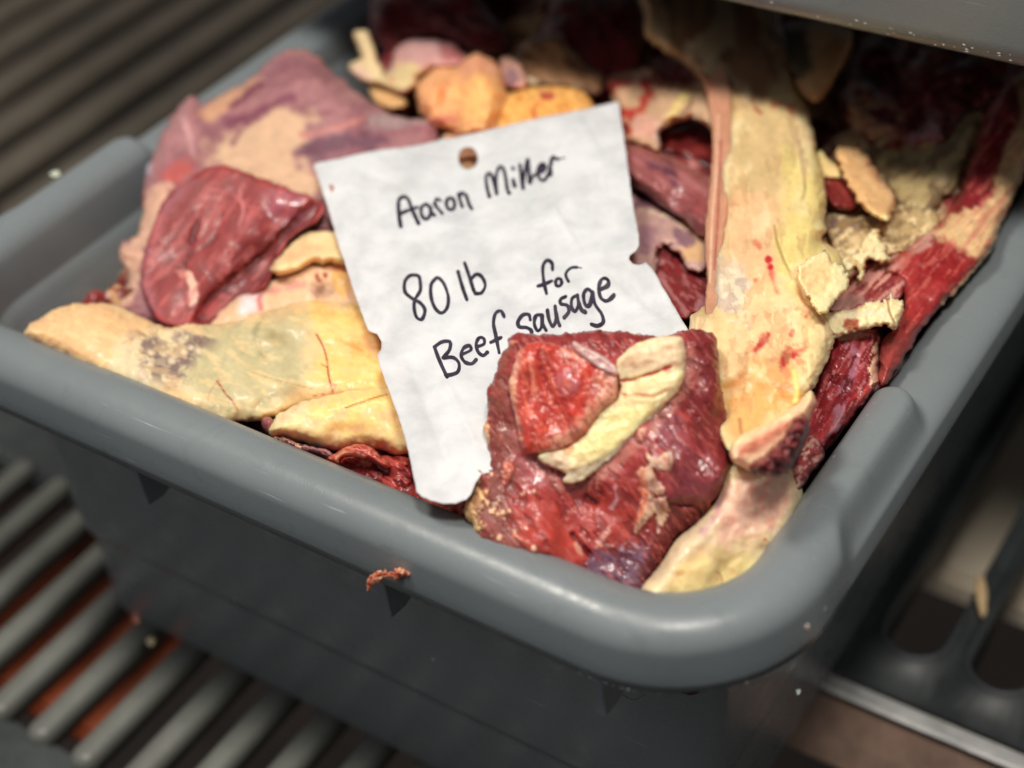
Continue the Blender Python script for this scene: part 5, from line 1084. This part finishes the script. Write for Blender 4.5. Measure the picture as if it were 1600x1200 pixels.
def build_card():
    poly = np.array([(490, 258), (560, 243.5), (640, 227), (730, 208.5), (820, 190), (900, 174), (962, 160), (967, 160), (972, 195), (980, 252), (989, 318), (998, 366), (999, 386),
            (994, 397), (984, 404), (983, 411), (989, 417), (1000, 418), (1009, 414), (1021, 423), (1036, 445), (1055, 474), (1072, 502), (1084, 520), (1100, 560), (1060, 620), (960, 700), (850, 735), (780, 740), (752, 742), (742, 756), (736, 768), (728, 776), (712, 779), (690, 780), (672, 777), (658, 771), (650, 762), (645, 740), (640, 715), (632, 680), (619, 640), (604, 600), (594, 572), (589, 552), (595, 545), (596, 532), (588, 520), (575, 515), (566, 492),
            (548, 440), (530, 385), (512, 325)], float)
    hole = (731, 243.5, 15.0, 16.5)
    def D(x, y):
        d = sdf(x, y, poly)
        d = d + 0.5 * fbm(x / 9, y / 9, 8, 2)
        dh = (np.sqrt(((x - hole[0]) / hole[2]) ** 2 + ((y - hole[1]) / hole[3]) ** 2) - 1) * 15.5
        return np.minimum(d, dh)
    s = 3.0
    gx, gy = np.meshgrid(np.arange(480, 1112, s), np.arange(150, 792, s))
    d = D(gx, gy); ok = d > -0.5 * s
    cell = ok[:-1, :-1] & ok[1:, :-1] & ok[:-1, 1:] & ok[1:, 1:]
    used = np.zeros(ok.shape, bool)
    used[:-1, :-1] |= cell; used[1:, :-1] |= cell; used[:-1, 1:] |= cell; used[1:, 1:] |= cell
    full = np.zeros(ok.shape, bool); full[1:-1, 1:-1] = cell[:-1, :-1] & cell[1:, :-1] & cell[:-1, 1:] & cell[1:, 1:]
    border = used & ~full
    bx, by = gx[border], gy[border]; e = 0.5
    for _ in range(3):
        dd = D(bx, by); a = (D(bx + e, by) - D(bx - e, by)); b = (D(bx, by + e) - D(bx, by - e))
        g2 = np.maximum(a * a + b * b, 0.25); st = np.clip(dd, -1.4 * s, 1.4 * s); bx = bx - st * a / g2; by = by - st * b / g2
    X = gx.copy(); Y = gy.copy(); X[border], Y[border] = bx, by
    idx = -np.ones(ok.shape, int); idx[used] = np.arange(used.sum()); x = X[used]; y = Y[used]
    top = card_pos(x, y, 0.00012 + x * 0); bot = card_pos(x, y, -0.00012 + x * 0)
    cy, cx = np.nonzero(cell)
    q = np.stack([idx[cy, cx], idx[cy + 1, cx], idx[cy + 1, cx + 1], idx[cy, cx + 1]], 1)
    n = len(x)
    # side walls from border edges
    ed = {}
    for f in q:
        for i in range(4):
            k = (f[i], f[(i + 1) % 4]); ed[k] = 1
    side = [(b, a, a + n, b + n) for (a, b) in ed if (b, a) not in ed]
    org = top.mean(0)
    me = np_mesh('paper_note', np.concatenate([top, bot]) - org, np.concatenate([q, (q + n)[:, ::-1], np.array(side)]))
    o = link('paper_note', me, None, [PAPER]); o.location = org.tolist()
    tag(o, 'white torn paper note with punched hole and dark handwriting, lying on the meat', 'note')
    return o
card = build_card()

def stroke_mesh(strokes, org, lift=0.00022):
    V = []; Q = []
    for st in strokes:
        pts, w = st
        p = smooth_poly(pts, False, 7) if len(pts) > 2 else np.array(pts, float)
        if len(p) == 2: p = np.array([p[0] * (1 - t) + p[1] * t for t in np.linspace(0, 1, 8)])
        n = len(p)
        tg = np.gradient(p, axis=0); tg /= np.linalg.norm(tg, axis=1, keepdims=True) + 1e-9
        nr = np.column_stack([-tg[:, 1], tg[:, 0]])
        # round caps
        e0 = p[0] - tg[0] * w * 0.40; e1 = p[-1] + tg[-1] * w * 0.40
        p = np.vstack([e0, p, e1]); nr = np.vstack([nr[0], nr, nr[-1]])
        ww = w / 2 * (1 + 0.16 * fbm(np.arange(n + 2) * 0.23 + pts[0][0], np.arange(n + 2) * 0.0 + pts[0][1], 3, 2))
        ww[0] *= 0.45; ww[-1] *= 0.45
        base = len(V)
        for k in (-1, 0, 1):
            c = p + nr * ww[:, None] * k
            V.extend(card_pos(c[:, 0], c[:, 1], np.full(len(c), lift)) - org)
        m = n + 2
        for j in range(2):
            for i in range(m - 1): Q.append((base + j * m + i, base + j * m + i + 1, base + (j + 1) * m + i + 1, base + (j + 1) * m + i))
        lift += 0.0000012
    return V, Q
def ell(cx, cy, rx, ry, a0=-60): return [(cx + rx * math.cos(math.radians(a0 + t)), cy + ry * math.sin(math.radians(a0 + t))) for t in range(0, 376, 25)]
def mp(strokes, ox, oy, sc, w): return [([(ox + a * sc, oy + b * sc) for a, b in s], w * k) for s, k in strokes]
W1 = 5.4
name_1 = [([(142, 672), (130, 600), (124, 520), (128, 458), (165, 426), (203, 445), (240, 540), (290, 642)], 1.15), ([(140, 572), (200, 541), (278, 506)], 1),
    ([(385, 498), (345, 476), (311, 510), (315, 570), (350, 604), (386, 568), (390, 500)], 1), ([(378, 490), (395, 540), (422, 572)], 1),
    ([(416, 466), (445, 505), (486, 552)], 1), ([(432, 500), (433, 424), (470, 438)], 0.9),
    (ell(552, 458, 34, 52), 1.05), ([(616, 375), (650, 480)], 1), ([(625, 410), (645, 366), (682, 388), (705, 458), (731, 506)], 1)]
name_2 = [([(880, 415), (862, 350), (850, 270), (853, 222), (878, 211), (902, 240), (925, 320), (940, 390)], 1.05), ([(938, 388), (934, 300), (936, 220), (957, 160), (988, 163), (1010, 230), (1024, 330), (1038, 384), (1048, 376)], 1),
    ([(1076, 270), (1082, 296), (1090, 325)], 1.15), ([(1070, 168), (1080, 180)], 1), ([(1132, 146), (1142, 230), (1160, 345)], 1), ([(1158, 330), (1168, 235), (1199, 105), (1207, 200), (1216, 305), (1236, 255), (1280, 226)], 0.95),
    ([(1276, 226), (1325, 205), (1345, 172), (1323, 148), (1290, 175), (1282, 232), (1312, 280), (1342, 274), (1368, 232)], 1), ([(1312, 160), (1310, 200)], 1.5), ([(1318, 170), (1300, 205)], 1.3),
    ([(1366, 240), (1380, 205), (1388, 160), (1405, 96), (1425, 103), (1452, 112)], 1.1), ([(1386, 236), (1384, 190)], 1.35), ([(1450, 112), (1512, 99)], 0.35)]
w80 = [([(236, 200), (225, 166), (172, 162), (136, 202), (137, 268), (180, 305), (236, 335), (266, 380), (247, 440), (212, 430), (196, 370), (202, 312), (236, 258), (237, 200)], 1),
    ([(345, 175), (308, 215), (308, 300), (335, 370), (375, 402), (412, 370), (421, 300), (396, 220), (362, 180), (340, 176)], 1)]
wlb = [([(486, 140), (515, 240), (545, 325)], 1.05), ([(530, 85), (560, 170), (585, 250), (601, 290)], 1.05), ([(572, 190), (610, 160), (650, 190), (666, 240), (642, 284), (603, 286)], 1)]
wfor = [([(1108, 132), (1105, 90), (1076, 71), (1046, 110), (1050, 200), (1070, 294)], 1), ([(1012, 240), (1060, 226), (1104, 205)], 1), (ell(1149, 218, 20, 28), 1), ([(1216, 220), (1196, 172), (1207, 140), (1236, 118), (1270, 118)], 0.9), ([(1270, 118), (1300, 126)], 0.4)]
wbeef = [([(330, 630), (365, 720), (413, 820)], 1.05), ([(328, 630), (380, 591), (430, 590), (428, 640), (385, 696)], 1), ([(385, 696), (450, 691), (490, 730), (484, 785), (440, 805), (400, 806)], 1),
    ([(503, 676), (568, 650), (560, 621), (522, 634), (505, 680), (530, 724), (575, 736), (606, 710)], 1), ([(608, 628), (655, 610), (655, 575), (625, 569), (605, 610), (617, 660), (650, 684), (680, 660)], 1),
    ([(790, 440), (770, 405), (735, 420), (720, 480), (735, 560), (756, 664)], 1), ([(700, 598), (770, 570)], 1)]
wsaus = [([(962, 455), (950, 420), (910, 425), (880, 470), (892, 500), (940, 505), (970, 530), (962, 570)], 1), ([(1036, 430), (1000, 430), (988, 480), (1010, 527), (1036, 500), (1041, 430)], 1), ([(1036, 440), (1046, 490), (1066, 523)], 1),
    ([(1075, 400), (1086, 460), (1110, 497), (1131, 460), (1126, 380)], 1), ([(1128, 400), (1140, 460), (1156, 495)], 1), ([(1198, 328), (1164, 340), (1165, 370), (1206, 385), (1217, 420), (1184, 452)], 1),
    ([(1272, 330), (1240, 345), (1235, 395), (1258, 415), (1280, 380), (1275, 325)], 1), ([(1280, 360), (1300, 405), (1328, 414)], 1),
    ([(1370, 300), (1340, 285), (1315, 320), (1325, 375), (1355, 370), (1375, 298)], 1), ([(1375, 298), (1388, 360), (1431, 410), (1440, 455), (1402, 481), (1362, 476)], 1),
    ([(1424, 280), (1477, 255), (1470, 225), (1435, 230), (1415, 270), (1426, 320), (1466, 335), (1515, 298)], 1)]
for strokes, ox, oy, sc, lab in ((name_1, 600, 230, .1875, 'first name'), (name_2, 600, 230, .1875, 'x'), (w80, 600, 390, .2375, 'x'), (wlb, 600, 390, .2375, 'x'), (wfor, 600, 390, .2375, 'x'), (wbeef, 600, 390, .2375, 'x'), (wsaus, 600, 390, .2375, 'x')):
    org = np.array(card.location)
    V, Q = stroke_mesh(mp(strokes, ox, oy, sc, 5.6), org)
    w = link('written_word', np_mesh('written_word', V, Q), card, [INK])
# ------------------------------------------------------------------ crumbs
def crumb(name, outline, plane, T, base, label, cat='crumb', group='crumbs of meat and fat', **k):
    return slab(name, outline, plane, T=T, rw=6, s=k.pop('s', 1.2), base=base, rough=.0005, rs=6, ragged=k.pop('ragged', 1.0), rag_s=5, label=label, cat=cat, group=group, **k)
slab('meat_crumb', [(573, 924), (572, 908), (578, 900), (588, 893), (600, 891), (608, 894), (618, 889), (632, 890), (646, 894), (641, 901), (630, 903), (622, 908), (612, 904), (604, 902), (592, 911), (584, 912), (579, 922)],
     [(575, 915, -0.0195), (600, 895, -0.0140), (640, 897, -0.0150)], T=.0026, rw=7, s=.9, base=(204, 116, 88), rough=.0022, rs=7, ragged=2.4, rag_s=4, seed=60, wet=.3, grain=.5,
     layers=[N((226, 160, 130), 6, 3, 10, .1, s=3), N((150, 70, 56), 5, 4, 0, .25, s=3)],
     label='dried orange shred of meat stuck on the front rim above a gusset', cat='crumb', group='crumbs of meat and fat')
def bit(name, cx, cy, rx, ry, z, col, label, T=.0012, tilt=0.0):
    pts = [(cx + rx * math.cos(a) * (1 + .25 * math.sin(3 * a + cx)), cy + ry * math.sin(a) * (1 + .2 * math.cos(2 * a + cy))) for a in [i * math.pi / 5 for i in range(10)]]
    return crumb(name, pts, [(cx - rx, cy, z), (cx + rx, cy, z), (cx, cy + ry, z + tilt)], T, col, label, s=.9, ragged=.5, seed=int(cx) % 97, wet=.4)
bit('meat_crumb', 518, 293, 3.2, 4.6, float(card_pos(np.array([518.]), np.array([293.]))[0, 2]) + .0004, (206, 120, 104), 'tiny pink speck of meat near the upper left corner of the note')
bit('fat_crumb', 87, 271, 8, 5, 0.0004, (226, 214, 190), 'small cream crumb on the outer edge of the left rim')
bit('fat_crumb', 1262, 980, 4, 6.5, -0.0075, (216, 180, 170), 'small pinkish fleck on the front right corner of the rim', T=.001, tilt=-.002)
bit('meat_crumb', 213, 965, 6, 9, -0.168, (190, 120, 104), 'blurred pink crumb on the lower left corner of the filled tub')
bit('fat_crumb', 236, 1002, 7, 6, -0.184, (214, 184, 150), 'blurred cream crumb at the foot of the filled tub, lower left')
bit('fat_crumb', 1247, 1081, 4, 6, -0.050, (190, 190, 180), 'small whitish crumb on the outer wall under the front right corner')
crumb('fat_shred', [(1524, 905), (1530, 898), (1538, 902), (1542, 920), (1543, 940), (1541, 958), (1534, 966), (1528, 950), (1524, 930)], [(1526, 905, SZ + .004), (1542, 920, SZ + .004), (1534, 965, SZ + .004)], .003, (206, 176, 136),
      'curled tan shred of fat lying on the slotted shelf at right', cat='crumb', seed=66)
